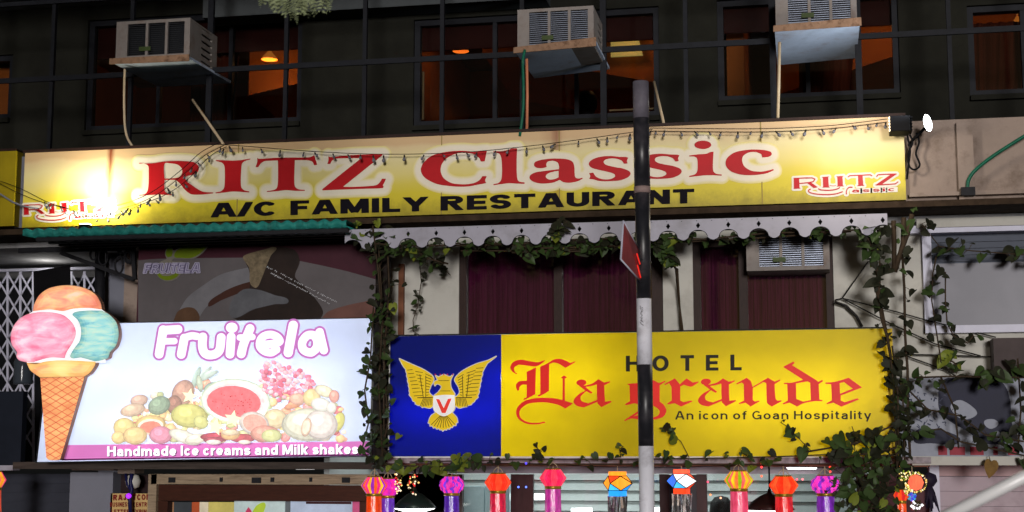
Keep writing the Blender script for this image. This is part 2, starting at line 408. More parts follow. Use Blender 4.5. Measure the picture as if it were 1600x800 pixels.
# ------------------------------------------------------------------ building
BX0, BX1 = -9.5, 6.5
bld = thing('hotel_building', (-1.5, 12.9, 0.13), 'pale three storey building holding the restaurant, hotel and shops behind all the signs', 'building')
def wall_open(mb, x0, x1, z0, z1, Y, d, ops):
    ops = sorted(ops); x = x0
    for a, b, c, e in ops:
        if a > x: mb.box(x, a, Y, Y+d, z0, z1)
        if e < z1: mb.box(a, b, Y, Y+d, e, z1)
        if c > z0: mb.box(a, b, Y, Y+d, z0, c)
        x = b
    if x < x1: mb.box(x, x1, Y, Y+d, z0, z1)
def rect(x0, y0, x1, y1, Y):
    xm, ym = (x0+x1)/2, (y0+y1)/2
    return (P(x0, ym, Y).x, P(x1, ym, Y).x, P(xm, y1, Y).z, P(xm, y0, Y).z)
YU = 13.7; YM = 12.45
ZS = P(170, 7, YU).z                       # underside of the eave slab
ZF = P(1000, 330, 12.0).z                   # balcony slab (upper floor level)
WIN = [(-95, 88, 18, 187), (135, 22, 471, 197), (646, 20, 1030, 189), (1121, -8, 1405, 152), (1513, 4, 1690, 146)]
ups = [rect(*w, YU) for w in WIN]
u = MB(); wall_open(u, BX0, BX1, ZF, ZS, YU, .2, ups); u.build('upper_wall', m_olive, bld)
# eave: slab with front drip beam, unseen overhang added to shade the upper wall
MB().box(BX0-.3, BX1+.3, 11.25, 17.2, ZS, ZS+.22).build('eave_slab', m_concrete, bld)
MB().box(P(336, 10, YU).x, P(860, 10, YU).x, YU-.3, YU-.003, P(520, 16, YU-.3).z, ZS-.003).build('drop_beam', mat('grimy_beam', lin((72, 76, 78)), .9, var=.25, scale=3, dirt=lin((40, 40, 40))), bld)
MB().box(BX0, BX1, YU+.203, 17.2, ZF-.18, ZF).build('upper_floor', m_concrete, bld)
r = MB(); r.box(BX0, BX1, 17.0, 17.2, ZF, ZS, 0); r.box(BX0, BX1, 16.95, 16.997, ZF+.002, ZF+1.45, 1)
for X in (-8.1, -3.9, -.6, 3.1):
    r.box(X-.08, X+.08, 14.0, 16.9, ZF+.002, ZS-.002, 0)
r.box(BX0, BX0+.2, YU+.2, 17, ZF, ZS, 0); r.box(BX1-.2, BX1, YU+.2, 17, ZF, ZS, 0)
r.build('restaurant_room', [m_orange, m_redwall], bld)
c = MB()                                     # sloping bulkheads under the restaurant ceiling
for xa, xb, za, zb in ((-5.9, -4.1, .62, .3), (-3.3, -1.0, .28, .8), (-.3, 1.4, .9, .4), (1.6, 2.9, .5, .75), (3.4, 5.6, .35, 1.0)):
    c.hexa([(xa, 15.2, ZS-.01), (xb, 15.2, ZS-.01), (xb, 15.2, ZS-zb), (xa, 15.2, ZS-za)], [(xa, 16.9, ZS-.01), (xb, 16.9, ZS-.01), (xb, 16.9, ZS-zb-.1), (xa, 16.9, ZS-za-.1)])
c.build('ceiling_bulkhead', m_orange, bld)
for i, (a, b, c0, e) in enumerate(ups):
    f = MB(); t = .055
    f.box(a, a+t, YU+.04, YU+.12, c0, e); f.box(b-t, b, YU+.04, YU+.12, c0, e)
    f.box(a+t, b-t, YU+.04, YU+.12, c0, c0+t); f.box(a+t, b-t, YU+.04, YU+.12, e-t, e)
    nm = max(2, round((b-a)/.75))
    for k in range(1, nm): x = a+(b-a)*k/nm; f.box(x-.02, x+.02, YU+.05, YU+.11, c0+t, e-t)
    fo = f.build('upper_window', m_bar, bld)
    MB().box(a+t, b-t, YU+.077, YU+.083, c0+t, e-t).build('pane', m_tint, fo)
    h = e-c0
    if i == 2:
        MB().pbox(652, 112, 662, 187, YU+.2, .03).build('curtain', m_pvc, fo); MB().pbox(952, 169.5, 1028, 172, YU+.16, .02).build('inner_rail', m_pvc, fo)
    if i in (1, 3, 4):
        cu = MB(); xs = a+(b-a)*(.06 if i == 4 else .45); n = 40
        vs = [];
        for k in range(n+1):
            xx = xs+.55*k/n; yy = YU+.24+.02*math.sin(k*.9)+.01*math.sin(k*2.3); vs += [(xx-.1*(k/n), yy, c0+.02), (xx, yy, e-.1)]
        cu.add(vs, [(2*k, 2*k+2, 2*k+3, 2*k+1) for k in range(n)], 0, True); cu.build('curtain', mat('restaurant_curtain', lin((96, 44, 30)), .8, var=.25, scale=5, stretch=(6, 6, .4)), fo)
    if i: MB().box(a+t, b-t, YU+.125, YU+.15, e-[.0, .33, .27, .3, .05][i]*h, e-t).build('blind', m_maroonboard, fo)
    MB().box(a, b, YU-.05, YU-.003, c0-.05, c0-.004).build('sill', m_olive, fo)
# warm lamps of the restaurant
def pend(x, y, Y, label, e, drop=.25, em=True):
    p = P(x, y, Y); o = thing('pendant_lamp', (p.x, p.y, p.z), label, 'lamp', 'lamps in the restaurant upstairs')
    MB().tube([(p.x, p.y, p.z+.06), (p.x, p.y, ZS-.002)], .008, 6).build('cord', m_pvc, o)
    MB().lathe(p, [(.012, .09), (.03, .06), (.075, .01), (.085, -.015)], 16).build('lamp_shade', mat('lamp_shade_orange', lin((255, 150, 60)), .5, es=.55), o)
    light('bulb', 'POINT', (p.x, p.y, p.z-.08), e*.95, (1, .55, .22), .06, parent=o)
pend(421, 91, 14.7, 'small orange pendant lamp hanging in the window right of the left air conditioner', 7)
pend(978, 48, 14.8, 'orange pendant lamp behind the window right of the middle air conditioner', 2.4)
pend(1372, 30, 14.7, 'orange pendant lamp behind the window under the right air conditioner', 4)
pend(1590, 40, 14.7, 'orange pendant lamp in the window at the top right corner', 4.5)
pend(-60, 100, 14.7, 'orange pendant lamp in the window at the far left edge', 9)
pend(720, 78, 14.9, 'orange pendant lamp left inside the widest upper window', .9)

# lit ceiling panel seen through the middle window
a, b = P(955, 52, 15.1), P(1005, 88, 15.1)
tag(MB().hexa([(a.x, 15.05, a.z), (b.x-.06, 15.05, a.z), (b.x, 15.05, b.z), (a.x, 15.05, b.z)], [(a.x, 15.08, a.z), (b.x-.06, 15.08, a.z), (b.x, 15.08, b.z), (a.x, 15.08, b.z)]).build('wall_lamp', glow('lit_yellow_panel', lin((160, 148, 84)), 1.2)), 'pale yellow lit panel behind the window right of the middle air conditioner', 'lamp')

# right parapet beside the restaurant sign, and the balcony slab
pr = rect(1406, 190, 1720, 311, 12.06)
MB().box(pr[0]+.02, BX1, 12.06, 12.3, pr[2]-.03, P(1510, 186, 12.06).z).build('parapet', m_cream, bld)
MB().box(BX0, pr[0]+.017, 12.2, 12.3, ZF, P(800, 215, 12.2).z).build('balcony_wall', m_olive, bld)
pp = MB(); x = P(1509, 250, 12.0).x; w = .06
pp.box(x-w, x+w, 12.0, 12.057, pr[2]-.02, P(1509, 190, 12.0).z); pp.build('parapet_pilaster', m_cream, bld)
k = MB(); k.pbox(1421, 297, 1700, 303, 11.99, .06); k.build('ledge_pipe', m_cream, bld)
zsl1, zsl0 = P(980, 323, 11.9).z, P(980, 337, 11.9).z
MB().box(BX0, BX1, 11.9, YU, zsl0, ZF-.002 if ZF < zsl1 else zsl1).build('balcony_slab', m_slab, bld)
MB().box(BX0, BX1, 12.35, YU, zsl0-.05, zsl0-.003).build('slab_soffit', m_concrete, bld)

# middle storey wall with its windows
ZB = P(800, 723, 12.2).z                    # underside of the canopy beam
WB = [(717, 376, 1036, 545), (1083, 372, 1303, 545), (1452, 362, 1720, 508)]
mids = [rect(*w, YM) for w in WB]
x575 = P(575, 500, YM).x
w_ = MB(); wall_open(w_, x575, BX1, ZB, zsl0-.052, YM, .2, mids); w_.build('middle_wall', m_white, bld)
# two maroon curtained windows
for (a, b, c0, e), lst in zip(mids[:2], ((0, .49, .9), (0, .36, 1))):
    f = MB(); t = .06
    f.box(a, a+t, YM+.02, YM+.1, c0, e); f.box(b-t*(1.6 if lst[2] == .9 else 1), b, YM+.02, YM+.1, c0, e)
    f.box(a+t, b-t, YM+.02, YM+.1, c0, c0+t); f.box(a+t, b-t, YM+.02, YM+.1, e-t, e)
    x = a+(b-a)*lst[1]; f.box(x-.035, x+.035, YM+.02, YM+.1, c0+t, e-t)
    fo = f.build('curtained_window', m_frame, bld)
    MB().box(a+t, b-t, YM+.05, YM+.056, c0+t, e-t).build('pane', m_glass, fo)
    cu = MB(); n = 150; vs = []; 
    for k in range(n+1):
        xx = a+(b-a)*k/n; yy = YM+.15+.025*math.sin(k*.83)+.012*math.sin(k*2.1+1)
        vs += [(xx, yy, c0), (xx, yy+.004*math.sin(k), e)]
    cu.add(vs, [(2*k, 2*k+2, 2*k+3, 2*k+1) for k in range(n)], 0, True); cu.build('curtain', m_maroon, fo)
    MB().box(a, b, YM+.2, YM+.22, c0, e).build('blackout_board', m_black, fo)
# right window: white frame, frosted grey panes
a, b, c0, e = mids[2]; f = MB()
f.box(a-.05, a+.02, YM-.06, YM+.06, c0-.05, e); f.box(a-.05, b, YM-.08, YM+.06, c0-.06, c0); f.box(a-.16, b, YM-.1, YM+.04, e-.005, e+.055)
fo = f.build('frosted_window', m_blueframe, bld)
MB().box(a+.02, b, YM+.03, YM+.05, c0, c0+(e-c0)*.68).build('pane', m_greyglass, fo)
q = MB(); q.box(a+.02, b, YM+.05, YM+.09, c0+(e-c0)*.68, e)
for k in range(4): q.box(a+.02, b, YM+.03, YM+.05, c0+(e-c0)*(.7+.07*k), c0+(e-c0)*(.715+.07*k))
q.build('louvre', mat('slate_louvre', lin((74, 80, 94)), .5), fo)
MB().pbox(1432, 338, 1720, 352, YM-.12, .115).build('lintel', m_white, bld)
MB().pbox(622, 412, 630, 545, YM-.05, .047).build('wooden_pipe_cover', mat('brown_downpipe', lin((122, 76, 54)), .6, var=.2), bld)
# left bay: dark recess behind the ice cream sign
xl = P(214, 450, YM).x
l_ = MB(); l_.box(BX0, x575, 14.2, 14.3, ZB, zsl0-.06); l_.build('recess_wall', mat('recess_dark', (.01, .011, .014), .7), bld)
MB().box(BX0, x575, 12.7, 14.2, P(70, 398, 13.2).z, P(70, 398, 13.2).z+.05).build('recess_ceiling', mat('recess_ceiling', lin((112, 92, 62)), .5, var=.2), bld)
MB().pbox(-120, 362, 132, 389, 12.55, .15).build('recess_beam', m_cream, bld)
p1 = MB(); p1.pbox(160, 380, 192, 740, 12.85, .2); p1.build('grey_pillar', m_grey, bld)
p1 = MB(); p1.pbox(190, 380, 216, 740, 12.75, .2); p1.build('beige_pillar', m_cream, bld)
MB().tube([P(156, 392, 12.7), P(156, 560, 12.7)], .045, 10).build('downpipe', m_dark, bld)
dn = MB(); p = P(72, 408, 13.2); dn.lathe((p.x, p.y, P(70, 398, 13.2).z-.012), [(.001, 0), (.085, 0), (.095, .01)], 20)
o = tag(dn.build('ceiling_spotlight', glow('cool_led', (1, 1, .98), 9)), 'round white ceiling spotlight glowing above the folding gate', 'lamp')
light('spot_bulb', 'POINT', (p.x, p.y, p.z-.12), 2.2, (1, .97, .9), .05, parent=o)

# canopy beam under the two lower signs, with a soffit
cb = MB(); zt = P(1000, 714, 12.03).z
cb.box(P(583, 720, 12.05).x, P(1455, 720, 12.05).x, 12.05, 12.17, P(1000, 724, 12.05).z, zt)
cb.build('canopy_beam', mat('grey_carved_beam', lin((150, 142, 148)), .8, var=.3, scale=25, bump=.4, dirt=lin((70, 60, 60)), dirts=9), bld)
MB().box(P(583, 720, 12.05).x, P(1455, 720, 12.05).x, 12.172, 12.9, P(1000, 729, 12.2).z, P(1000, 724, 12.05).z+.01).build('canopy_soffit', mat('brown_soffit', lin((112, 70, 54)), .6, var=.3, scale=5, stretch=(1, 6, 1)), bld)
cb = MB(); cb.pbox(1425, 713, 1720, 727, 12.1, .4); cb.build('white_ledge', m_white, bld)

# ------------------------------------------------------------------ shop fronts at the foot of the picture
ZG = .134
YS = 12.95
def zat(x, y, Y): return P(x, y, Y).z
def pfull(mb, x0, x1, y0, Y, d, mi=0):        # from photo height y0 down to the pavement
    mb.box(P(x0, y0, Y).x, P(x1, y0, Y).x, Y, Y+d, ZG, zat((x0+x1)/2, y0, Y), mi); return mb
# left rolling shutter, dark board, grey pillar
s = MB(); xa, xb = P(-200, 760, 12.9).x, P(108, 760, 12.9).x; z0, z1 = ZG, zat(50, 728, 12.9)
n = int((z1-z0)/.085)
for k in range(n): 
    z = z0+k*.085; s.hexa([(xa, 12.9, z), (xb, 12.9, z), (xb, 12.93, z+.085), (xa, 12.93, z+.085)], [(xa, 12.96, z), (xb, 12.96, z), (xb, 12.96, z+.085), (xa, 12.96, z+.085)])
tag(s.build('rolling_shutter', m_shutter), 'dark grey rolling shutter closed below the cone sign at the left', 'shutter')
pfull(MB(), 110, 177, 738, 12.7, .2).build('shop_pillar', m_grey, bld)
MB().pbox(112, 725, 178, 735, 12.68, .2).build('pillar_capital', m_cream, bld)
d = MB(); d.pbox(-120, 612, 34, 727, 12.3, .08); tag(d.build('dark_board', mat('navy_board', (.012, .015, .024), .35)), 'dark navy board standing left of the ice cream cone sign', 'board')
MB().pbox(-120, 727, 20, 735, 12.28, .12).build('white_strip', m_white_paint, bld)
# long beams over the shop on the left
b_ = MB(); b_.pbox(20, 722, 583, 733, 12.1, .3); b_.build('sign_ledge', mat('sooty_ledge', lin((66, 58, 54)), .8, var=.4, scale=5, stretch=(.6, 1, 8)), bld)
b_ = MB(); b_.pbox(236, 741, 584, 757, 12.55, .12); pb = b_.build('shutter_box_beam', m_lightwood, bld)
hb = MB()
for x, w in ((268, 10), (345, 4), (400, 14), (425, 5), (485, 4), (540, 12)):
    hb.pbox(x-w/2, 746, x+w/2, 752+w*.2, 12.53, .018)
hb.build('fittings', m_dark, pb)
pfull(MB(), 232, 245, 741, 12.55, .15).build('door_post', m_lightwood, bld)
# brown door frame with lit shop behind
fr = MB(); fr.pbox(246, 758, 572, 783, 12.6, .1); pfull(fr, 246, 262, 783, 12.6, .1); pfull(fr, 562, 575, 783, 12.6, .1)
shopf = thing('fruit_shop', (P(410, 790, 12.6).x, 12.6, ZG), 'brown wooden shop front with lit posters under the pink banner sign', 'shop front')
fr.build('frame', m_door, shopf)
cols = [(262, 272, (150, 110, 80)), (272, 300, (54, 58, 62)), (300, 312, (170, 78, 44)), (312, 326, (206, 196, 170)), (326, 366, (186, 174, 96)), (366, 446, (178, 196, 196)), (446, 454, (90, 96, 100)), (454, 551, (170, 184, 206)), (551, 562, (196, 84, 128))]
for xa, xb, cc in cols:
    b_ = MB(); pfull(b_, xa, xb-.6, 784.5 if xb < 446 else 782, 12.72, .03)
    b_.build('poster_panel', mat('poster_%d_%d_%d' % cc, lin(cc), .4, var=.18, scale=6, es=.32), shopf)
b_ = MB(); F = Field(385, 770, 475, 812, .8); F.poly(outline('394,800 402,789s 414,786s 412,800s 405,815 396,812')); F.mesh(lambda x, y: P(x, y, 12.712), 0, b_)
b_.build('lime_slice_print', mat('lime_print', lin((170, 196, 60)), .4, es=.3), shopf)
b_ = MB(); F = Field(375, 780, 400, 812, .8); F.poly(outline('380,806 388,792 393,799s 396,815')); F.mesh(lambda x, y: P(x, y, 12.712), 0, b_)
b_.build('strawberry_print', mat('berry_print', lin((190, 60, 96)), .4, es=.3), shopf)
b_ = MB(); b_.pbox(478, 784, 548, 787.5, 12.70, .018); b_.build('poster_rail', m_maroonboard, shopf)
# notice board, red letters on yellow, partly hidden by a hanging cable
nb = thing('notice_board', (P(205, 785, 12.68).x, 12.68, 1.6), 'yellow notice board with dark red capitals beside the grey pillar', 'sign')
MB().pbox(172, 771, 238, 830, 12.7, .02).build('panel', mat('notice_yellow', lin((200, 168, 110)), .7, var=.12), nb)
b_ = MB(); q = PY(12.7)
for t, y, c in (('BUSINESS', 792, 7), ('CENTRE', 792, 7)):
    lettering(t, 172 if t[0] == 'B' else 208, y, 203 if t[0] == 'B' else 234, y-.5, c, lambda x, y: q.at(x, y, .004), h=11, mb=b_, res=1.6)
lettering('RAJI', 177, 782, 201, 781.5, 9, lambda x, y: q.at(x, y, .004), h=12, mb=b_, res=1.6)
lettering('TCOM', 208, 781.5, 236, 781, 9, lambda x, y: q.at(x, y, .004), h=12, mb=b_, res=1.6)
lettering('LETTER', 174, 804, 203, 804, 8, lambda x, y: q.at(x, y, .004), h=11, mb=b_, res=1.6)
lettering('TYPING', 207, 804, 235, 804, 8, lambda x, y: q.at(x, y, .004), h=11, mb=b_, res=1.6)
b_.build('lettering', mat('notice_red', lin((120, 30, 30)), .6), nb)
MB().pbox(172, 742, 232, 770, 12.86, .06).build('notice_header', mat('header_dark', lin((40, 26, 28)), .6), bld)
cb_ = MB(); cb_.tube([P(206, 740, 12.6), P(204, 752, 12.6), P(206, 765, 12.6), P(203, 780, 12.6), P(205, 830, 12.6)], .018, 6)
cb_.tube([P(196, 740, 12.6), P(199, 757, 12.6), P(207, 770, 12.6)], .012, 6)
tag(cb_.build('hanging_cable', mat('blue_cable', lin((24, 26, 70)), .4)), 'dark blue cable hanging in front of the yellow notice board', 'cable')
b_ = MB(); F = Field(190, 735, 225, 775, .8); F.poly(outline('196,744s 221,742s 219,757s 208,766s 198,758s')); F.mesh(lambda x, y: P(x, y, 12.63), 0, b_)
v = MB(); c_ = P(208, 752, 12.66); v.lathe((c_.x, c_.y, c_.z), [(.001, .07), (.05, .05), (.07, 0), (.055, -.05), (.001, -.075)], 14)
tag(v.build('cloth_bundle', m_white), 'crumpled whitish bag tied up above the yellow notice board', 'bag')
v = MB(); c_ = P(201, 775, 12.56); v.lathe((c_.x, c_.y, c_.z), [(.001, .025), (.02, .015), (.026, 0), (.02, -.015), (.001, -.025)], 10)
tag(v.build('fairy_lamp', glow('violet_led', lin((150, 40, 220)), 1.5)), 'small violet light on the cable before the notice board', 'light')
# lit hotel lobby: back wall of louvres, glass front in brown frames
lob = thing('hotel_lobby', (P(1000, 790, 14.5).x, 14.5, ZG), 'bright hotel lobby with grey slatted walls behind the hanging lanterns', 'room')
xa, xb = P(590, 760, 14.6).x, P(1352, 760, 14.6).x
s = MB(); zt = P(1000, 729, 12.2).z+.5
for k in range(30):
    z = ZG+k*.098
    s.hexa([(xa, 14.6, z), (xb, 14.6, z), (xb, 14.66, z+.09), (xa, 14.66, z+.09)], [(xa, 14.7, z), (xb, 14.7, z), (xb, 14.7, z+.09), (xa, 14.7, z+.09)])
s.build('slatted_wall', m_int, lob)
MB().box(xa, xb, YS+.12, 14.6, zt, zt+.05).build('ceiling', m_int, lob)
MB().box(xa, xb, YS, 14.7, ZG-.003, ZG+.05).build('floor', m_concrete, lob)
MB().box(xa-.05, xa, YS+.1, 14.7, ZG, zt).build('side_wall', m_int, lob); MB().box(xb, xb+.05, YS+.1, 14.7, ZG, zt).build('side_wall', m_int, lob)
light('lobby_light', 'AREA', ((xa+xb)/2, 13.7, zt-.05), 30, (.94, 1, 1), 3.4, .5, target=((xa+xb)/2, 13.9, 0), parent=lob)
lf = thing('hotel_entrance', (P(1000, 790, YS).x, YS, ZG), 'brown framed glass front of the hotel under the yellow sign', 'shop front')
f = MB()
f.pbox(590, 729, 1352, 740, YS, .06, 1)
f.pbox(590, 740, 705, 800, YS, .07)
pfull(f, 590, 722, 741, YS, .07)
pfull(f, 832-34, 833, 741, YS+.01, .05)
pfull(f, 1030, 1045, 741, YS, .07); pfull(f, 1088, 1104, 741, YS, .07); pfull(f, 1338, 1352, 741, YS, .07)
f.build('frame', [mat('mahogany', lin((58, 28, 30)), .35, var=.25, scale=6, stretch=(5, 5, 1)), mat('steel_track', lin((140, 134, 142)), .4, .4)], lf)
for x0, x1 in ((722, 798), (833, 1030), (1104, 1338)):
    b_ = MB(); pfull(b_, x0, x1, 741, YS+.02, .006); b_.build('pane', m_glass, lf)
b_ = MB(); pfull(b_, 1045, 1088, 742, YS+.012, .02); b_.build('door_leaf', mat('dark_door', lin((50, 44, 50)), .4), lf)
ca = MB(); ca.pbox(722, 760, 756, 830, 13.6, .3); ca.build('glass_cabinet', mat('cabinet_glass', lin((176, 196, 200)), .2, es=.12), lob)
ca = MB(); ca.pbox(758, 760, 796, 830, 13.6, .3); ca.build('glass_cabinet', mat('cabinet_glass', (0, 0, 0)), lob)
f = MB(); f.pbox(832, 742, 866-34, 800, 13.2, .1)
def disc(x, y, Y, r, label, st, name='downlight', col=(1, 1, 1), en=0):
    p = P(x, y, Y); d_ = MB().lathe(p, [(.001, -.004), (r, -.004), (r*1.12, .01)], 18)
    o_ = tag(d_.build(name, glow('led_%s_%d' % (name, st*10), col, st)), label, 'lamp')
    return o_
for x, y, r, st, lab in ((1225+28, 732.5, .11, 6, 'flat bright ceiling light between the red and purple lanterns'), (1343, 727, .09, 5, 'bright ceiling light half hidden in the bush at the right'), (870, 727, .05, 5, 'small white ceiling light above the pink and purple lantern'), (1026, 726, .03, 6, 'tiny white ceiling light right behind the striped pole'), (312+165, 733, .08, .5, 'dim round ceiling light under the fruit banner')):
    p = P(x, y, 12.6)
    disc(x, y, 12.6, r, lab, st)
# strip lights inside, seen through the glass
for x0, x1, y, lab in ((800, 850, 777, 'strip light seen through the glass left of the pink lantern'), (893, 925, 799, 'strip light low behind the glass left of the blue cube lantern'), (1022, 1036, 798, 'short strip light low behind the glass beside the pole')):
    a, b = P(x0, y, 14.2), P(x1, y-1, 14.2); tag(MB().tube([a, b], .03, 8).build('strip_light', glow('tube_white', (1, 1, 1), 3.5)), lab, 'lamp')
# right shop: pinkish closed shutter and white post
s = MB(); xa, xb = P(1468, 760, 12.8).x, BX1; z1 = zat(1550, 744, 12.8); n = int((z1-ZG)/.12)
for k in range(n+1):
    z = z1-(k+1)*.12; s.hexa([(xa, 12.8, z), (xb, 12.8, z), (xb, 12.825, z+.117), (xa, 12.825, z+.117)], [(xa, 12.86, z), (xb, 12.86, z), (xb, 12.86, z+.117), (xa, 12.86, z+.117)])
tag(s.build('shop_shutter', m_pinkshut), 'pale pinkish slatted shutter at the bottom right corner', 'shutter')
pfull(MB(), 1452, 1467, 725, 12.72, .12).build('white_post', m_blueframe, bld)
MB().pbox(1453, 727, 1720, 744, 12.75, .3).build('shutter_hood', mat('pink_hood', lin((168, 138, 140)), .5, var=.1), bld)
pfull(MB(), 1352, 1452, 741, 12.9, .1).build('right_pier', mat('maroon_pier', lin((84, 50, 56)), .6, var=.2), bld)
# ------------------------------------------------------------------ window grille of the upper floor
YG = 12.62
gr = thing('window_grille', (P(800, 200, YG).x, YG, ZF), 'dark metal grille of tall bars in front of the upper windows', 'grille')
for x in (-50, 82, 205, 328, 447, 570, 691, 816, 943, 1072, 1208, 1342, 1485, 1635):
    X = P(x, 110, YG).x; w = .026 if x in (328, 943, 1208, 1342) else .018
    MB().box(X-w, X+w, YG-.02, YG+.02, P(800, 262, YG).z, ZS-.003).build('bar', m_bar, gr)
zb = P(800, 87, YG).z
MB().box(BX0, BX1, YG-.045, YG-.023, zb-.024, zb+.024).build('cross_rail', m_bar, gr)
zb2 = P(800, -40, YG).z
MB().box(BX0, BX1, YG-.045, YG-.023, zb2-.02, zb2+.02).build('cross_rail', m_bar, gr)

# ------------------------------------------------------------------ window air conditioners
def ac_unit(cx, top, wpx, hpx, Yf, label, tray=None, fins=True, wood=False, depth=.62):
    a = P(cx-wpx/2, top+hpx/2, Yf); b = P(cx+wpx/2, top+hpx/2, Yf); X0, X1 = a.x, b.x
    z1 = P(cx, top, Yf).z; z0 = P(cx, top+hpx, Yf).z; w = X1-X0; h = z1-z0
    o = thing('air_conditioner', ((X0+X1)/2, Yf, z0), label, 'air conditioner', 'window air conditioners on the facade')
    t = .02
    cs = MB(); cs.box(X0, X1, Yf+.03, Yf+depth, z1-t, z1); cs.box(X0, X1, Yf+.03, Yf+depth, z0, z0+t)
    for k in range(2):
        x = X0 if k == 0 else X1-t
        cs.box(x, x+t, Yf+.03, Yf+depth*.42, z0+t, z1-t); cs.box(x, x+t, Yf+depth*.8, Yf+depth, z0+t, z1-t)
        for q in range(5):
            zz = z0+t+(h-2*t)*(q+.5)/5; cs.box(x, x+t, Yf+depth*.42, Yf+depth*.8, zz-.018, zz+.026)
    cs.box(X0+t, X1-t, Yf+depth-.02, Yf+depth, z0+t, z1-t); cs.build('casing', m_ac, o, bevel=.003)
    fr_ = MB(); xs = [0, .155, .40, .435, .665, .70, .925, 1]; bt = .09
    fr_.box(X0, X1, Yf, Yf+.027, z1-.028, z1); fr_.box(X0, X1, Yf, Yf+.027, z0, z0+h*bt)
    for i in (0, 2, 4, 6): fr_.box(X0+w*xs[i], X0+w*xs[i+1], Yf, Yf+.027, z0+h*bt, z1-.028)
    fr_.build('front_frame', m_ac, o)
    MB().box(X0+.03, X1-.03, Yf+.09, Yf+.1, z0+.03, z1-.03).build('condenser', m_acdark, o)
    f = MB(); n = 16
    for i in (1, 3, 5):
        for k in range(n):
            z = z0+h*bt+(h*(1-bt)-.03)*(k+.5)/n
            f.hexa([(X0+w*xs[i], Yf+.012, z-.004), (X0+w*xs[i+1], Yf+.012, z-.004), (X0+w*xs[i+1], Yf+.012, z+.002), (X0+w*xs[i], Yf+.012, z+.002)],
                   [(X0+w*xs[i], Yf+.026, z), (X0+w*xs[i+1], Yf+.026, z), (X0+w*xs[i+1], Yf+.026, z+.006), (X0+w*xs[i], Yf+.026, z+.006)])
    f.build('grille_slats', m_fin if fins else mat('dark_fins', (.04, .043, .05), .4, .3), o)
    MB().box(X0+w*.32, X0+w*.475, Yf-.006, Yf-.001, z0+h*.2, z0+h*.31).build('badge', mat('badge_green', lin((66, 80, 44)) if not wood else lin((40, 120, 110)), .5), o)
    if tray:
        dz, dd, slope, ext = tray
        tr = MB(); zt = z0-.012
        A = [(X0-.01, Yf-.06, zt), (X1+.02, Yf-.06, zt+ext), (X1+.02, Yf+dd, zt+slope+ext), (X0-.01+.0, Yf+dd, zt+slope)]
        Bq = [(p[0], p[1], p[2]-.022) for p in A]; tr.hexa(A, Bq); tr.build('drip_tray', m_tray, o)
        e = MB(); e.hexa([(X0-.02, Yf-.075, zt+.01), (X1+.03, Yf-.075, zt+.01+ext), (X1+.03, Yf-.075, zt-.05+ext*.7), (X0-.02, Yf-.075, zt-.04)], [(X0-.02, Yf-.063, zt+.01), (X1+.03, Yf-.063, zt+.01+ext), (X1+.03, Yf-.063, zt-.05+ext*.7), (X0-.02, Yf-.063, zt-.04)])
        e.build('tray_lip', m_rust, o)
    return o
ac_unit(239, 31, 115, 60, 12.05, 'beige window air conditioner at the upper left on a white slanted tray', (0, .92, .02, 0), fins=False)
ac_unit(868, 12, 119, 62, 12.05, 'rusty window air conditioner above the restaurant sign left of the striped pole', (0, .85, .0, .05))
ac_unit(1275, -26, 127, 66, 12.05, 'window air conditioner cut by the top edge with a bluish tray', (0, .95, -.03, .03))
ac_unit(1231, 356, 130, 66, 12.2, 'white air conditioner with shiny louvres fitted into the maroon curtained window', None, wood=True, depth=.4)
# pipes
def pipe(name, pts, r, m, label, cat='pipe'):
    P3 = [P(*p) for p in pts]
    return tag(MB().tube(P3, r, 8).build(name, m), label, cat)
def sm(pts, n=5):
    q = outline(' '.join('%g,%gs' % (p[0], p[1]) for p in pts), closed=False, sub=n); Ys = np.interp(np.linspace(0, 1, len(q)), np.linspace(0, 1, len(pts)), [p[2] for p in pts])
    return [(a[0], a[1], y) for a, y in zip(q, Ys)]
pipe('drain_pipe', sm([(195, 108, 12.1), (194, 150, 12.1), (195, 195, 12.1), (199, 215, 12.1), (207, 229, 12.1)]), .011, m_pvc, 'cream drain pipe curving down from the left air conditioner tray')
pipe('drain_rod', [(301, 156, 12.3), (349, 225, 11.98)], .012, m_pvc, 'slanted cream rod leaning from the left air conditioner to the sign')
pipe('green_hose', sm([(820, 78, 11.95), (817, 95, 11.94), (818, 140, 12.0), (817, 175, 12.0), (812, 213, 12.0)]), .012, m_hose, 'thin dark green hose hanging from the middle air conditioner', 'hose')
pipe('drain_pipe', [(823, 92, 12.02), (824, 150, 12.02), (823, 213, 12.02)], .012, m_orpipe, 'orange pipe running down beside the green hose under the middle air conditioner')
pipe('drain_rod', [(1022, 128, 12.4), (1040, 205, 12.0)], .012, m_pvc, 'cream slanted rod just right of the pole top')
pipe('drain_pipe', [(1218, 66, 12.05), (1217, 120, 12.05), (1215, 192, 12.05)], .013, m_pvc, 'pale straight drain pipe under the air conditioner at the top right')
pipe('garden_hose', sm([(1680, 165, 11.9), (1600, 213, 11.92), (1550, 245, 11.95), (1522, 268, 11.97), (1513, 283, 11.97), (1512, 299, 11.97)], 6), .014, m_hose, 'green hose bending down in front of the beige wall at the right', 'hose')
cl = MB().pbox(1502, 292, 1524, 305, 11.93, .05); tag(cl.build('pipe_clamp', m_dark), 'dark clamp on the ledge where the green hose ends', 'clamp')

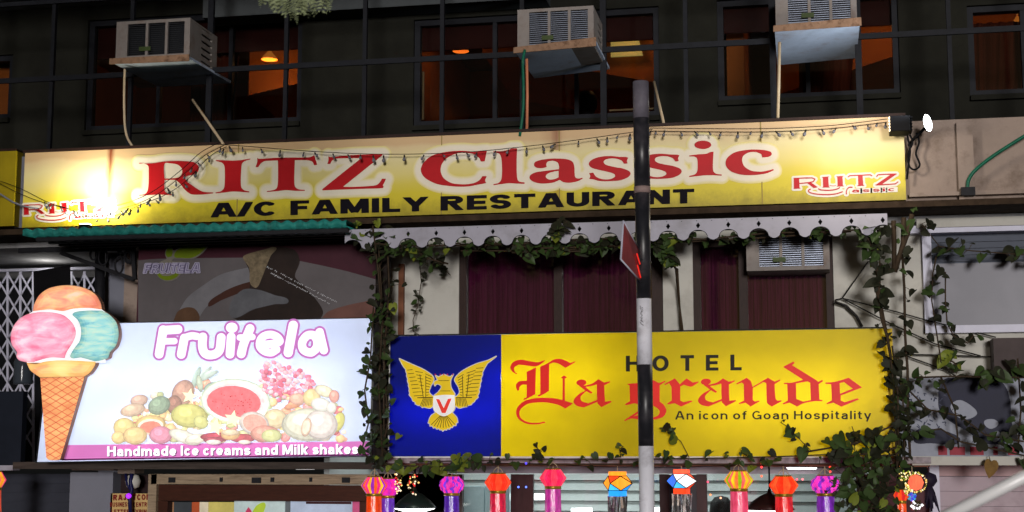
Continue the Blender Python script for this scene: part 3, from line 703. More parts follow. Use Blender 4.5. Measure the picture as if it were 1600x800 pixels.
# ------------------------------------------------------------------ restaurant sign
YR = 12.0
q0 = P(40, 238, YR); q1 = P(1387, 184, YR); q2 = P(1417, 312, YR); q3 = P(36, 352, YR)
RX0, RX1 = P(37, 290, YR).x, P(1414, 255, YR).x; RZ1 = (q0.z+q1.z)/2; RZ0 = min(q2.z, q3.z)
rs = thing('restaurant_sign', ((RX0+RX1)/2, YR, RZ0), 'long pale yellow sign with big red serif letters and A/C FAMILY RESTAURANT below', 'sign')
def sign_face(name):
    m = bpy.data.materials.new(name); m.use_nodes = True; n = m.node_tree.nodes; l = m.node_tree.links; b = n['Principled BSDF']
    b.inputs['Roughness'].default_value = .45; b.inputs['Specular IOR Level'].default_value = .3
    tc = n.new('ShaderNodeTexCoord'); sx = n.new('ShaderNodeSeparateXYZ'); l.new(tc.outputs['Object'], sx.inputs[0])
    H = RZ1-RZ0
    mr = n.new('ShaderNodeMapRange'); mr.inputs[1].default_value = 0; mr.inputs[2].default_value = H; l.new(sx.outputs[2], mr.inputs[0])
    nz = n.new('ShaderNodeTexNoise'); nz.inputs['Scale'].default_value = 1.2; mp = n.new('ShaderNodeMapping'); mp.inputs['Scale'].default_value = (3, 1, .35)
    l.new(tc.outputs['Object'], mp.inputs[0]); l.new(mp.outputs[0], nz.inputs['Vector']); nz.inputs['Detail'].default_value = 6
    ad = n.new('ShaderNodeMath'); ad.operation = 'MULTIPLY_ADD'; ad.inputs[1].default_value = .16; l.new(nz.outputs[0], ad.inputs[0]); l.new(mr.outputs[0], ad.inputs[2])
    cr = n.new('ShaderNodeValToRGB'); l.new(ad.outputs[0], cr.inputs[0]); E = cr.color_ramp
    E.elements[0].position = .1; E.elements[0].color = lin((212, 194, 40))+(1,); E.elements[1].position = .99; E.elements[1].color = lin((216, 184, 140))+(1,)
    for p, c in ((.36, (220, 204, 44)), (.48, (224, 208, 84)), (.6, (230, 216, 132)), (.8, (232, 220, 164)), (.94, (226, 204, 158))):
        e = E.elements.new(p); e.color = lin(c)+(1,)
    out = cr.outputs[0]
    # rust runs below two leaking points, dirt along the bottom edge
    for X, w, s in ((P(174, 290, YR).x, .045, 1.0), (P(874, 260, YR).x, .05, .6), (P(868, 220, YR).x, .12, .3)):
        off = n.new('ShaderNodeMath'); off.operation = 'SUBTRACT'; l.new(sx.outputs[0], off.inputs[0]); off.inputs[1].default_value = X-(RX0+RX1)/2
        nn = n.new('ShaderNodeTexNoise'); nn.inputs['Scale'].default_value = 4; l.new(tc.outputs['Object'], nn.inputs['Vector'])
        o2 = n.new('ShaderNodeMath'); o2.operation = 'MULTIPLY_ADD'; l.new(nn.outputs[0], o2.inputs[0]); o2.inputs[1].default_value = .04; l.new(off.outputs[0], o2.inputs[2])
        a2 = n.new('ShaderNodeMath'); a2.operation = 'ABSOLUTE'; l.new(o2.outputs[0], a2.inputs[0])
        m2 = n.new('ShaderNodeMapRange'); m2.inputs[1].default_value = 0; m2.inputs[2].default_value = w; m2.inputs[3].default_value = s; m2.inputs[4].default_value = 0; l.new(a2.outputs[0], m2.inputs[0])
        m3 = n.new('ShaderNodeMapRange'); m3.inputs[1].default_value = .0; m3.inputs[2].default_value = H; m3.inputs[3].default_value = .35; m3.inputs[4].default_value = 1; l.new(sx.outputs[2], m3.inputs[0])
        mu = n.new('ShaderNodeMath'); mu.operation = 'MULTIPLY'; l.new(m2.outputs[0], mu.inputs[0]); l.new(m3.outputs[0], mu.inputs[1])
        mx = n.new('ShaderNodeMixRGB'); l.new(mu.outputs[0], mx.inputs[0]); l.new(out, mx.inputs[1]); mx.inputs[2].default_value = lin((128, 44, 0))+(1,); out = mx.outputs[0]
    n3 = n.new('ShaderNodeTexNoise'); n3.inputs['Scale'].default_value = 9; n3.inputs['Detail'].default_value = 8; n3.inputs['Roughness'].default_value = .75; l.new(tc.outputs['Object'], n3.inputs['Vector'])
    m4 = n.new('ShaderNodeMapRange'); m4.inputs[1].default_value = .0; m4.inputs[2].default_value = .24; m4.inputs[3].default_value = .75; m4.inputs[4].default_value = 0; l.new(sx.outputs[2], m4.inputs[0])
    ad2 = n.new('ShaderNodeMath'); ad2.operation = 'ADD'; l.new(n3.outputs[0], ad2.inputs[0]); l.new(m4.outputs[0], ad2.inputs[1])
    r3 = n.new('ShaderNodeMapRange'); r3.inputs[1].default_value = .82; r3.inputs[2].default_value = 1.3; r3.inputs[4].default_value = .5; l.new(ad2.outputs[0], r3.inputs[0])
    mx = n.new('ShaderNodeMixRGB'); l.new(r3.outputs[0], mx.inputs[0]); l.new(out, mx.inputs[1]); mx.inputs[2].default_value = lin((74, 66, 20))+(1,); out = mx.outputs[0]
    dk = n.new('ShaderNodeMixRGB'); dk.blend_type = 'MULTIPLY'; dk.inputs[0].default_value = 1; dk.inputs[2].default_value = (.92, .9, .88, 1); l.new(out, dk.inputs[1]); l.new(dk.outputs[0], b.inputs['Base Color']); return m
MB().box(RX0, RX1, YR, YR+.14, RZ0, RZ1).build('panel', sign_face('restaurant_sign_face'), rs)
MB().box(RX0-.015, RX1+.015, YR-.012, YR+.15, RZ1+.002, RZ1+.025).build('top_rail', m_frame, rs)
sm_ = MB()
for x in (372, 690, 874, 1190): X = P(x, 260, YR).x; sm_.box(X-.004, X+.004, YR-.0025, YR-.0005, RZ0, RZ1)
sm_.build('panel_seams', mat('seam', lin((150, 130, 70)), .6), rs)
q = PY(YR); at = lambda off: (lambda x, y: q.at(x, y, off))
big = []
o5 = dict(ox=200, oy=220, sc=6.667); o6 = dict(ox=420, oy=220, sc=6.667); o7 = dict(ox=640, oy=210, sc=5.714); o8 = dict(ox=900, oy=200, sc=4.706)
Rr = [outline('118,232 190,237s 270,234s 380,217s 470,212s 560,212s 690,225s 735,262s 738,310s 700,350s 600,388s 680,470s 780,530s 893,540 893,549 760,562s 660,557s 590,505s 545,448s 500,412s 460,408s 385,410 382,470s 390,530s 425,552s 470,558 470,567 300,562s 118,574 118,566 180,555s 208,520s 218,450s 220,330s 215,265s 180,243s 118,240', **o5),
      outline('385,240s 440,236s 520,250s 563,290s 566,340s 530,382s 450,394s 383,396', **o5)]
Ii = outline('918,202 1000,205s 1100,208s 1180,202s 1278,187 1278,196 1215,215s 1190,245s 1181,330s 1179,440s 1186,490s 1212,515s 1268,530 1266,540 1180,533s 1090,530s 1010,540s 915,550 915,540 975,525s 1003,495s 1011,430s 1012,330s 1006,260s 982,230s 918,210', **o5)
Tt = outline('-117,176 -104,188s -50,187s 60,180s 200,176s 340,176s 430,172s 478,152 488,190s 508,252 474,256 462,225s 430,208s 360,203s 275,203 271,300s 269,420s 277,480s 310,505s 380,513 378,523 280,523s 180,516s 90,526s -18,534 -18,525 50,515s 85,495s 97,440s 100,320s 98,206 40,208s -40,214s -80,238s -107,276 -136,278 -118,225s', **o6)
Zz = outline('623,160 640,170s 720,163s 870,150s 1000,145s 1192,140 1180,157 775,481 900,481s 1050,473s 1130,460s 1165,425s 1182,396 1224,396 1210,430s 1190,463 1200,480 1194,493 1130,498s 900,504s 560,518 560,505 970,178 900,182s 760,184s 690,192s 660,212s 643,243 612,244 624,205s', **o6)
Cc = outline('660,149 692,149 684,190s 672,242 638,244 622,212s 570,177s 500,166s 420,172s 335,212s 288,270s 280,335s 310,395s 380,436s 480,447s 570,437s 625,410s 652,374 692,374 676,410s 687,436 640,445s 520,466s 400,466s 250,445s 140,390s 102,325s 122,260s 200,192s 330,157s 470,148s 590,155s', **o7)
Ll = outline('750,152 830,150s 880,140s 910,127 962,125 958,230s 960,370s 975,418s 1030,430 1028,443 950,440s 890,437s 820,445s 750,455 750,445 800,432s 822,395s 826,280s 818,205s 800,172s 750,162', **o7)
Aa = [outline('1546,388 1546,398 1500,420s 1430,433s 1375,427s 1342,408 1280,432s 1180,440s 1110,425s 1073,395s 1080,365s 1130,340s 1230,325s 1335,312 1335,280s 1320,250s 1280,237s 1235,245s 1222,268s 1226,292 1190,302s 1140,300s 1112,278s 1120,250s 1180,228s 1280,217s 1400,222s 1455,245s 1472,290s 1475,350s 1482,385s 1505,395s', **o7),
      outline('1332,326 1280,335s 1230,355s 1217,380s 1240,402s 1290,402s 1331,386', **o7)]
S_ = '370,214 386,219 376,240s 380,262 354,265 335,240s 290,226s 235,228s 205,245s 215,268s 270,285s 340,298s 390,317s 402,338s 385,362s 330,385s 240,392s 170,390s 125,378s 98,376 106,355s 96,332 128,330 150,360s 200,378s 255,376s 288,358s 282,340s 240,325s 160,307s 110,290s 95,266s 110,240s 170,215s 250,207s 320,213s'
S1 = outline(S_, **o8); S2 = outline(S_, ox=900+376/4.706, oy=200-17/4.706, sc=4.706)
Is = [ell(900+933/4.706, 200+125/4.706, 62/4.706, 31/4.706), outline('833,203 900,195s 960,190s 985,178 1012,175 1008,250s 1010,315s 1028,336s 1072,343 1072,352 1000,348s 940,350s 833,362 833,353 875,342s 892,318s 895,265s 890,225s 872,212s 833,211', **o8)]
Cs = outline('1452,303 1455,312 1400,335s 1310,347s 1220,345s 1140,320s 1102,275s 1110,225s 1170,180s 1280,160s 1370,162s 1430,175s 1440,195s 1420,212s 1370,218 1362,193s 1320,178s 1270,182s 1230,207s 1222,242s 1240,285s 1290,315s 1360,322s 1410,314s', **o8)
F = Field(190, 205, 1245, 320, .8)
for p in (Rr[0], Ii, Tt, Zz, Cc, Ll, Aa[0], S1, S2, Is[0], Is[1], Cs): F.poly(p, 16)
m_red = mat('sign_red', lin((184, 24, 32)), .4, var=.12, scale=3)
m_halo = mat('halo_white', lin((228, 222, 210)), .5, var=.05)
for lv, cc, of in ((13, (222, 208, 140), .002), (11.5, (226, 214, 164), .003), (10, (228, 218, 184), .004), (8.5, (230, 220, 200), .005)):
    F.mesh(at(of), lv).build('white_halo', mat('halo_%d' % (lv*10), tuple(min(.95, v*1.06) for v in lin(cc)), .5, var=.05), rs)
F.cut(Rr[1]); F.cut(Aa[1])
D0 = F.D
for lo, hi in ((0, 620), (620, 2000)):
    F.D = np.where((F.G[:, 0] > lo) & (F.G[:, 0] < hi), D0, 9.0); F.mesh(at(.008), 0).build('red_word', m_red, rs)
m_ink = mat('sign_ink', lin((22, 18, 26)), .6, var=.2, spec=.05)
lettering('A/C FAMILY RESTAURANT', 330, 340, 1085, 317.5, 22.5, at(.006), h=11.5, gap=9, space=30, words=('tagline_word', m_ink, rs))
# small logo, twice
def logo(mp, par):
    F = Field(1232, 262, 1412, 318, .5); z = dict(ox=1220, oy=260, sc=8.0)
    L = lambda pts, h: F.line([(1220+x/8, 260+y/8) for x, y in pts], h/8, True, 6)
    for t in ('162,152 230,150 236,275 164,280', '525,135 592,133 602,262 530,264', '705,128 772,124 778,248 710,250', '964,112 1022,109 1032,240 968,244', '1378,99 1452,94 1252,233 1178,236', '325,206 375,200 465,262 412,272'): F.poly(outline(t, **z))
    for pts, h in (([(160, 152), (300, 146), (390, 144), (428, 160), (405, 192), (340, 205), (236, 215)], 7), ([(160, 278), (245, 275)], 4), ([(515, 137), (605, 131)], 4), ([(520, 262), (612, 260)], 4), ([(695, 130), (785, 122)], 4), ([(700, 250), (790, 246)], 4),
                   ([(838, 136), (862, 116), (980, 112), (1118, 106), (1142, 122)], 7), ([(955, 244), (1044, 239)], 4), ([(1195, 132), (1214, 106), (1300, 100), (1448, 96)], 7), ([(1182, 233), (1300, 229), (1430, 220), (1468, 192)], 7)): L(pts, h)
    for t, h in (('368,285s 346,305s 360,325s 420,343s 520,353s 620,352s 700,342s 770,318s', 7), ('472,282s 500,294s 570,300s 650,296s 715,280s 735,266s', 7), ('610,238s 650,245s 690,240s', 3), ('820,345s 818,320s 830,285s 852,264s 890,262s', 7)):
        F.line(outline(t, closed=False, **z), h/8, False, 6)
    F.mesh(lambda x, y: mp(x, y, .003), 3.2).build('logo_halo', m_halo, par)
    mb = F.mesh(lambda x, y: mp(x, y, .006), 0)
    lettering('assic', 1331, 301, 1399, 298.6, 6.2, lambda x, y: mp(x, y, .006), h=8, gap=22, mb=mb, res=.8)
    lettering('assic', 1331, 301, 1399, 298.6, 6.2, lambda x, y: mp(x, y, .0035), h=8, gap=22, mi=1, mb=mb, level=40, res=.8)
    mb.build('logo', [m_red, m_halo], par)
logo(lambda x, y, o: q.at(x, y, o), rs)
logo(lambda x, y, o: q.at(38+(x-1240.6)*.875, 321+(y-279)*.93-(x-1240.6)*.006, o), rs)

# floodlight at the right end of the sign, LED lamp beside it, loose cables
fl = thing('floodlight', (P(1403, 197, 11.8).x, 11.85, P(1403, 210, 11.8).z), 'black box floodlight shining along the restaurant sign from its right end', 'lamp')
a = P(1390, 197, 11.78); b = P(1421, 195, 11.78); z0, z1 = P(1400, 208, 11.78).z, P(1400, 184, 11.78).z
fb = MB(); fb.box(a.x, b.x, 11.7, 11.9, z0, z1)
for k in range(5): z = z0+(z1-z0)*(k+.5)/5; fb.box(b.x+.001, b.x+.02, 11.72, 11.88, z-.006, z+.006)
fb.build('housing', m_black, fl, bevel=.006)
MB().box(a.x+.06, b.x-.06, 11.901, 11.995, z0+.03, z0+.05).build('bracket', m_dark, fl)
ln = MB()
for k in range(5): z = z0+(z1-z0)*(k+.5)/5; ln.box(a.x-.008, a.x-.001, 11.705, 11.74, z-.0055, z+.0055)
ln.build('led_strip', glow('warm_led', (1, .8, .55), 3), fl)
light('flood_beam', 'POINT', (P(1335, 195, 11.3).x, 11.3, P(1335, 200, 11.3).z), 22, (1, .9, .76), .08, parent=fl)
le = thing('led_lamp', (P(1449, 191, 11.7).x, 11.7, P(1449, 191, 11.7).z), 'bare bright white LED lamp glowing above the beige wall at the right', 'lamp')
p = P(1450, 191, 11.7); s = .0052
eq = []
vs = []; n = 16
for k in range(n):
    t = 2*math.pi*k/n; x, z = .026*math.cos(t), .064*math.sin(t); c_, s_ = math.cos(R_(14)), math.sin(R_(14)); vs.append((p.x+x*c_+z*s_*-1, 11.70, p.z+x*s_+z*c_))
bk = [(v[0], 11.75, v[2]) for v in vs]
MB().add(vs+bk, [tuple(range(n))]+[(k, (k+1) % n, n+(k+1) % n, n+k) for k in range(n)]).build('lens', glow('white_led', (.95, 1, 1), 14), le)
MB().add([(v[0]*1.0, v[1]+.052, v[2]) for v in vs]+[(p.x+(v[0]-p.x)*.5, 11.9, p.z+(v[2]-p.z)*.5) for v in vs], [(k, (k+1) % n, n+(k+1) % n, n+k) for k in range(n)]+[tuple(range(n))]).build('housing', m_black, le)
MB().tube([(p.x, 11.86, p.z), (p.x-.1, 11.96, p.z-.08), (p.x-.12, 12.055, p.z-.1)], .012, 6).build('arm', m_black, le)
light('lamp_light', 'SPOT', (p.x, 11.6, p.z+.08), 45, (.8, .9, 1), .05, target=(p.x-2.4, 12.15, p.z+1.5), spot=95, blend=.8, parent=le)
for i, (t, lab) in enumerate((('1417,208s 1422,235s 1419,262s 1417,280s', 'dark loose cable straight down the right end of the sign'), ('1432,208s 1436,222s 1431,240s 1437,258s 1429,265s 1421,260s 1419,240s 1426,222s 1421,210s', 'dark looped cable tangle below the floodlight'))):
    w = outline(t, closed=False); tag(MB().tube([P(a[0], a[1], 11.96) for a in w], .008, 5).build('loose_cable', m_black), lab, 'cable')

# lamp that burns out the left end of the sign, sitting on the green roof
zl = P(133, 349, 11.68).z
la = thing('sign_lamp', (P(133, 349, 11.68).x, 11.68, zl-.05), 'small lamp on the green roof dazzling the left end of the restaurant sign', 'lamp')
MB().box(P(126, 350, 11.68).x, P(141, 350, 11.68).x, 11.64, 11.72, zl-.05, zl-.012).build('housing', m_black, la, bevel=.005)
MB().box(P(127, 350, 11.68).x, P(140, 350, 11.68).x, 11.65, 11.715, zl-.0115, zl-.004).build('lens', glow('warm_white', (1, .95, .8), 8), la)
light('lamp_light', 'POINT', (P(133, 338, 11.7).x, 11.86, P(133, 316, 11.9).z), 34, (1, .9, .66), .03, parent=la)

# neighbour's olive sign at the left edge
ns = thing('neighbour_sign', (P(-60, 300, 12.0).x, 12.0, P(10, 356, 12).z), 'blank olive yellow sign cut by the left edge', 'sign')
MB().pbox(-180, 240, 23, 356, 12.0, .12).build('panel', mat('olive_sign', lin((150, 132, 20)), .5, var=.12), ns)
MB().pbox(-180, 236, 23.6, 239.6, 11.995, .13).build('frame', m_frame, ns)
MB().pbox(23, 245, 37, 356, 12.1, .09).build('white_strut', m_grey, bld)

# ------------------------------------------------------------------ green roof sheet
gs = thing('roof_sheet', (P(290, 350, 11.5).x, 11.5, P(290, 352, 11.5).z), 'teal corrugated roof sheet under the left half of the restaurant sign', 'roof')
xa, xb = P(36, 352, 11.55).x, P(541, 346, 11.55).x; zf = P(290, 351, 11.55).z; zbk = P(290, 374, 12.25).z
n = 240; vs = []
for k in range(n+1):
    x = xa+(xb-xa)*k/n; dz = .011*math.sin(k/n*(xb-xa)/.105*2*math.pi)
    vs += [(x, 11.55, zf+dz), (x, 12.25, zbk+dz), (x, 11.55, zf+dz-.05 if k else zf+dz-.05), (x, 12.25, zbk+dz-.008)]
gm = MB(); gm.add(vs, [(4*k, 4*k+4, 4*k+5, 4*k+1) for k in range(n)]+[(4*k+2, 4*k+3, 4*k+7, 4*k+6) for k in range(n)]+[(4*k, 4*k+2, 4*k+6, 4*k+4) for k in range(n)], 0, True)
gm.build('sheet', m_teal, gs)
for t in (.06, .36, .62, .9):
    Y = 11.55+.7*t; z = zf-.045+(zbk-.0-zf+.04)*t
    MB().box(xa+.1, xb, Y, Y+.045, z-.05, z-.02).build('purlin', m_dark, gs)
# wrought iron bracket under the roof
br = thing('iron_bracket', (P(150, 400, 12.5).x, 12.5, P(150, 440, 12.5).z), 'black wrought iron scroll bracket under the teal roof at the left', 'bracket')
bm_ = MB()
def bl(x0, y0, Y0, x1, y1, Y1, w=.05): bm_.bar(P(x0, y0, Y0), P(x1, y1, Y1), w, w)
bl(74, 361, 11.7, 212, 383, 12.5); bl(95, 395, 12.4, 210, 437, 12.4, .035); bl(208, 385, 12.4, 211, 437, 12.4, .035); bl(30, 392, 12.4, 210, 388, 12.4, .04)
bl(182, 388, 12.4, 205, 412, 12.4, .025); bl(203, 390, 12.4, 180, 408, 12.4, .025)
bm_.build('frame', m_dark, br)
sc_ = MB()
for cx, cy, rx, ry in ((186, 414, 6, 13), (161, 402, 7, 12), (146, 398, 5, 8), (200, 402, 5, 9)):
    sc_.tube([P(p[0], p[1], 12.38) for p in ell(cx, cy, rx, ry)]+[P(cx+rx, cy, 12.38)], .009, 6)
sc_.build('scrolls', m_dark, br)
lb = MB(); lb.hexa([P(92, 362, 11.9), P(136, 367, 12.3), P(140, 371, 12.3), P(100, 364, 11.9)], [P(92, 362, 11.95), P(136, 367, 12.35), P(140, 371, 12.35), P(100, 364, 11.95)])
tag(lb.build('timber_batten', m_cream), 'pale timber batten lying on the iron bracket', 'batten')
# folding scissor gate
sg = thing('folding_gate', (P(60, 520, 13.4).x, 13.4, ZB), 'pale steel scissor gate folded open behind the ice cream cone', 'gate')
g_ = MB(); YZ = 13.4
for k in range(-3, 8):
    x = -8+k*20.0 if k < 8 else 0
    if 58 < x < 108: continue
    g_.bar(P(x, 424, YZ), P(x, 730, YZ), .022, .012)
g_.build('uprights', m_blueframe, sg)
g_ = MB()
for k in range(-3, 8):
    x = -8+k*20.0
    if 40 < x < 100: continue
    for y in range(428, 700, 34):
        g_.bar(P(x, y, YZ-.02), P(x+20, y+34, YZ-.02), .016, .008); g_.bar(P(x+20, y, YZ+.02), P(x, y+34, YZ+.02), .016, .008)
g_.build('lattice', m_blueframe, sg)
MB().pbox(-120, 420, 150, 424, YZ-.03, .06).build('top_track', m_blueframe, sg)
bo = MB(); bo.hexa([P(52, 424, 13.0), P(110, 414, 13.0), P(112, 560, 13.0), P(55, 560, 13.0)], [P(52, 424, 13.05), P(110, 414, 13.05), P(112, 560, 13.05), P(55, 560, 13.05)])
tag(bo.build('black_panel', mat('gloss_black', (.008, .008, .01), .25)), 'tilted black panel behind the top scoop of the cone', 'panel')
wj = MB(); p = P(36, 600, 12.75); wj.lathe(p, [(.001, 0), (.085, .0), (.09, .02), (.085, .06), (.09, .1), (.085, .15), (.09, .2), (.06, .26), (.03, .28), (.03, .31), (.001, .31)], 20)
tag(wj.build('water_jar', mat('dark_jar', lin((60, 66, 74)), .15)), 'dark ribbed water jar behind the pink scoop of the cone', 'jar')

# ------------------------------------------------------------------ white scalloped valance
va = thing('scalloped_valance', (P(960, 360, 11.75).x, 11.75, P(960, 370, 11.75).z), 'white metal valance with scalloped edge and diamond holes under the restaurant sign', 'valance')
YV = 11.75; A = P(539, 359, YV); B = P(1386, 330, YV); VX0, VX1 = A.x, B.x; VZ = (A.z+B.z)/2-.008
n_sc = 18; pd = (VX1-VX0-.1)/n_sc; hv = .165
F = Field(0, 0, (VX1-VX0)*100, 24, .45)
def vprofile(u):
    t = (u/pd-.28) % 1.0; d = min(t, 1-t)*pd      # distance from arch centre
    r = .075
    if d < r: return .085+ (hv-.085)*(1-math.sqrt(max(0, 1-(d/r)**2)))*.75
    t2 = (d-r)/(pd/2-r); return .085+(hv-.085)*.75+(hv-.085)*.25*math.sin(t2*math.pi/2)
us = np.linspace(0, VX1-VX0, 900); pts = [(0, 0), ((VX1-VX0)*100, 0)]+[(u*100, vprofile(u)*100) for u in us[::-1]]
F.poly(np.array(pts), 30)
for k in range(n_sc+1):
    cx = (pd*(k+.28))*100
    if cx < (VX1-VX0)*100-3: F.cut(np.array([(cx, 2.6), (cx+1.7, 5), (cx, 7.6), (cx-1.7, 5)]), 6)
for k in range(n_sc*2): F.cut(ell(pd*50*(k+.3)+2, 1.3, .5, .5, n=8), 4)
vm = lambda dy: (lambda x, y: (VX0+x/100, YV+dy, VZ-y/100))
mbv = F.mesh(vm(0), 0); F.mesh(vm(.012), 0, mbv)
mbv.build('valance_plate', m_white_paint, va)
ed = MB(); ed.tube([(VX0+u, YV+.005, VZ-vprofile(u)) for u in us[::2]], .0045, 5); ed.build('rim', m_dark, va)
MB().box(VX0, VX1, YV+.015, YV+.05, VZ-.035, VZ).build('top_rail', m_dark, va)
MB().box(VX0, VX1, YV+.16, YV+.175, VZ-.07, VZ-.005).build('backing', m_black, va)

# ------------------------------------------------------------------ hotel sign (light box)
YH = 12.0
HX0, HXM, HX1 = P(609, 620, YH).x, P(783, 620, YH).x, P(1387, 612, YH).x; HZ1 = P(992, 519.5, YH).z; HZ0 = P(1000, 713, YH).z
hs = thing('hotel_sign', ((HX0+HX1)/2, YH, HZ0), 'lit yellow and blue light box sign with eagle and red blackletter name', 'sign')
m_yel = mat('yellow_flex', lin((236, 222, 24)), .35, var=.03, trans=.6)
m_blue = mat('blue_flex', lin((30, 46, 165)), .35, var=.03, trans=.6)
MB().box(HXM+.001, HX1, YH, YH+.004, HZ0, HZ1).build('yellow_panel', m_yel, hs)
MB().box(HX0, HXM-.001, YH, YH+.004, HZ0, HZ1).build('blue_panel', m_blue, hs)
D = .3; bx = MB()
bx.box(HX0, HX1, YH+D, YH+D+.01, HZ0, HZ1); bx.box(HX0, HX1, YH+.006, YH+D, HZ0-.012, HZ0-.001); bx.box(HX0, HX1, YH+.006, YH+D, HZ1+.001, HZ1+.012)
bx.box(HX0-.012, HX0-.001, YH+.002, YH+D, HZ0, HZ1); bx.build('casing', mat('box_white', (.75, .75, .72), .8), hs)
MB().box(HX1+.001, HX1+.05, YH+.01, YH+D, HZ0-.01, HZ1).build('side_flap', mat('yellow_side', lin((212, 180, 26)), .5, var=.2), hs)
tf = MB(); tf.box(HX0-.01, HX1+.01, YH-.008, YH+.004, HZ1+.0015, HZ1+.012); tf.build('top_edge', m_dark, hs)
light('tube', 'AREA', (P(850, 592, YH).x, YH+.19, P(850, 588, YH).z), 11, (1, .97, .86), 1.0, .05, target=(P(850, 592, YH).x, YH, P(850, 590, YH).z), parent=hs)
light('tube', 'AREA', (P(1190, 610, YH).x, YH+.2, P(1190, 622, YH).z), 8, (1, .95, .82), 1.2, .05, target=(P(1190, 610, YH).x, YH, P(1190, 622, YH).z), parent=hs)
light('tube', 'AREA', (P(1330, 600, YH).x, YH+.24, P(1330, 600, YH).z), 1.1, (1, .96, .84), .5, .3, target=(P(1330, 600, YH).x, YH, P(1330, 600, YH).z), parent=hs)
light('tube', 'AREA', (P(700, 640, YH).x, YH+.2, P(700, 640, YH).z), 10, (1, .97, .9), .9, .05, target=(P(700, 640, YH).x, YH, P(700, 650, YH).z), parent=hs)
qh = PY(YH); ah = lambda off: (lambda x, y: qh.at(x, y, off))
zl1 = dict(ox=790, oy=540, sc=5.714); zl2 = dict(ox=960, oy=540, sc=5.714); zl3 = dict(ox=1150, oy=540, sc=5.714)
F = Field(790, 555, 1360, 670, .6)
A_ST = '830,300 880,330 935,318 935,328 882,355 884,430 888,500 945,494 945,505 855,550 820,515 815,430 815,347 770,360s 700,372 690,360 770,340s'
A_BW = '735,398 700,425s 670,460s 680,495s 740,515 820,484 820,502 700,552 640,540s 608,508s 615,475s 660,430s 725,396'
A_DG = '640,332 690,352 778,420 764,430 720,406 660,362'
for z in (zl1, dict(ox=960+140/5.714, oy=540-8/5.714, sc=5.714)):
    F.poly(outline(A_ST, **z)); F.poly(outline(A_BW, **z)); F.poly(outline(A_DG, **z)); F.poly(ell(z['ox']+677/5.714, z['oy']+331/5.714, 45/5.714, 28/5.714, -4))
for t in ('358,130 320,162s 270,185s 200,180s 120,172s 85,187s 76,207s 86,237s 105,250 96,256 55,227s 43,195s 60,155s 100,132s 150,127s 220,140s 290,148s 345,131s', '272,195 265,435 180,480s 160,485 165,472 188,462 190,350 150,350s 126,370s 122,400 105,402 95,375s 96,345s 122,320s 190,312 188,235',
          '310,190 380,155s 430,125s 490,119s 540,135s 578,155 625,140 620,150 535,200 480,165s 430,152s 390,166 388,405 300,455s 285,447 310,432', '522,266 550,284 530,295 530,492 508,486 510,295 494,286',
          '605,515 535,562 470,530s 380,510s 300,507s 200,520s 142,560s 123,605s 140,650s 200,683s 280,690s 350,678 355,690 280,704s 190,698s 120,660s 94,605s 108,550s 160,500s 230,475s 320,466s 430,470s 510,487s 560,502s'): F.poly(outline(t, **zl1))
for t in ('110,342 225,334 262,332 330,300 400,335 455,312 455,322 405,355 405,500 442,530s 465,580s 440,632s 380,656s 330,663 222,660 150,652s 95,673 85,668 220,580 224,600 165,633 222,620 300,640 345,640s 390,622s 405,588s 380,556s 330,530 225,528 180,515 105,532 92,525 140,495 135,355', '445,345 540,292 585,345 645,292 700,330 752,320 750,330 690,366s 660,363s 620,350 588,365 588,490 615,505 690,490 700,497 595,545 540,515 480,525 470,518 512,490 510,370 490,335 455,352'): F.poly(outline(t, **zl2))
F.cut(outline('226,350 326,345 326,515 226,510', **zl2), 4)
for t in ('0,340 95,287 132,318s 148,368 285,287 345,322 390,303 397,312 345,345 348,420s 356,478s 372,492 405,488 410,496 320,545 280,515s 274,480s 270,335 245,325 150,380 150,485 170,500 205,490 213,497 130,545 85,510 30,523 22,515 72,490 70,345 52,330 10,347',
          '420,190 510,144 527,154 500,175 720,310 735,324 770,306 778,317 738,345 745,482 775,488 770,497 690,498s 600,517s 545,545 480,510 425,525 415,517 462,490 458,345 430,343 425,332 500,330s 600,306', '795,330 870,325s 940,308s 1005,287 1126,374 935,446 935,490 970,505 1085,470 1100,480 940,546 870,510 815,523 805,515 855,490 850,345 800,342'): F.poly(outline(t, **zl3))
F.cut(outline('535,338 640,320 662,332 668,487 600,500 538,476', **zl3)); F.cut(outline('925,336 965,327 1042,384 929,430', **zl3))
m_hred = mat('hotel_red', lin((206, 32, 22)), .4, var=.08, es=.4)
D0 = F.D
for lo, hi in ((0, 965), (965, 2000)):
    F.D = np.where((F.G[:, 0] > lo) & (F.G[:, 0] < hi), D0, 9.0); F.mesh(ah(.004), 0).build('red_word', m_hred, hs)
m_hblk = mat('hotel_black', lin((30, 27, 20)), .5, var=.1)
lettering('HOTEL', 978, 580.6, 1159, 578.6, 24.6, ah(.004), h=10, gap=58, words=('hotel_word', m_hblk, hs))
lettering('An icon of Goan Hospitality', 1055, 655.5, 1361, 655, 13.2, ah(.004), h=7.6, gap=17, space=30, words=('tagline_word', m_hblk, hs))
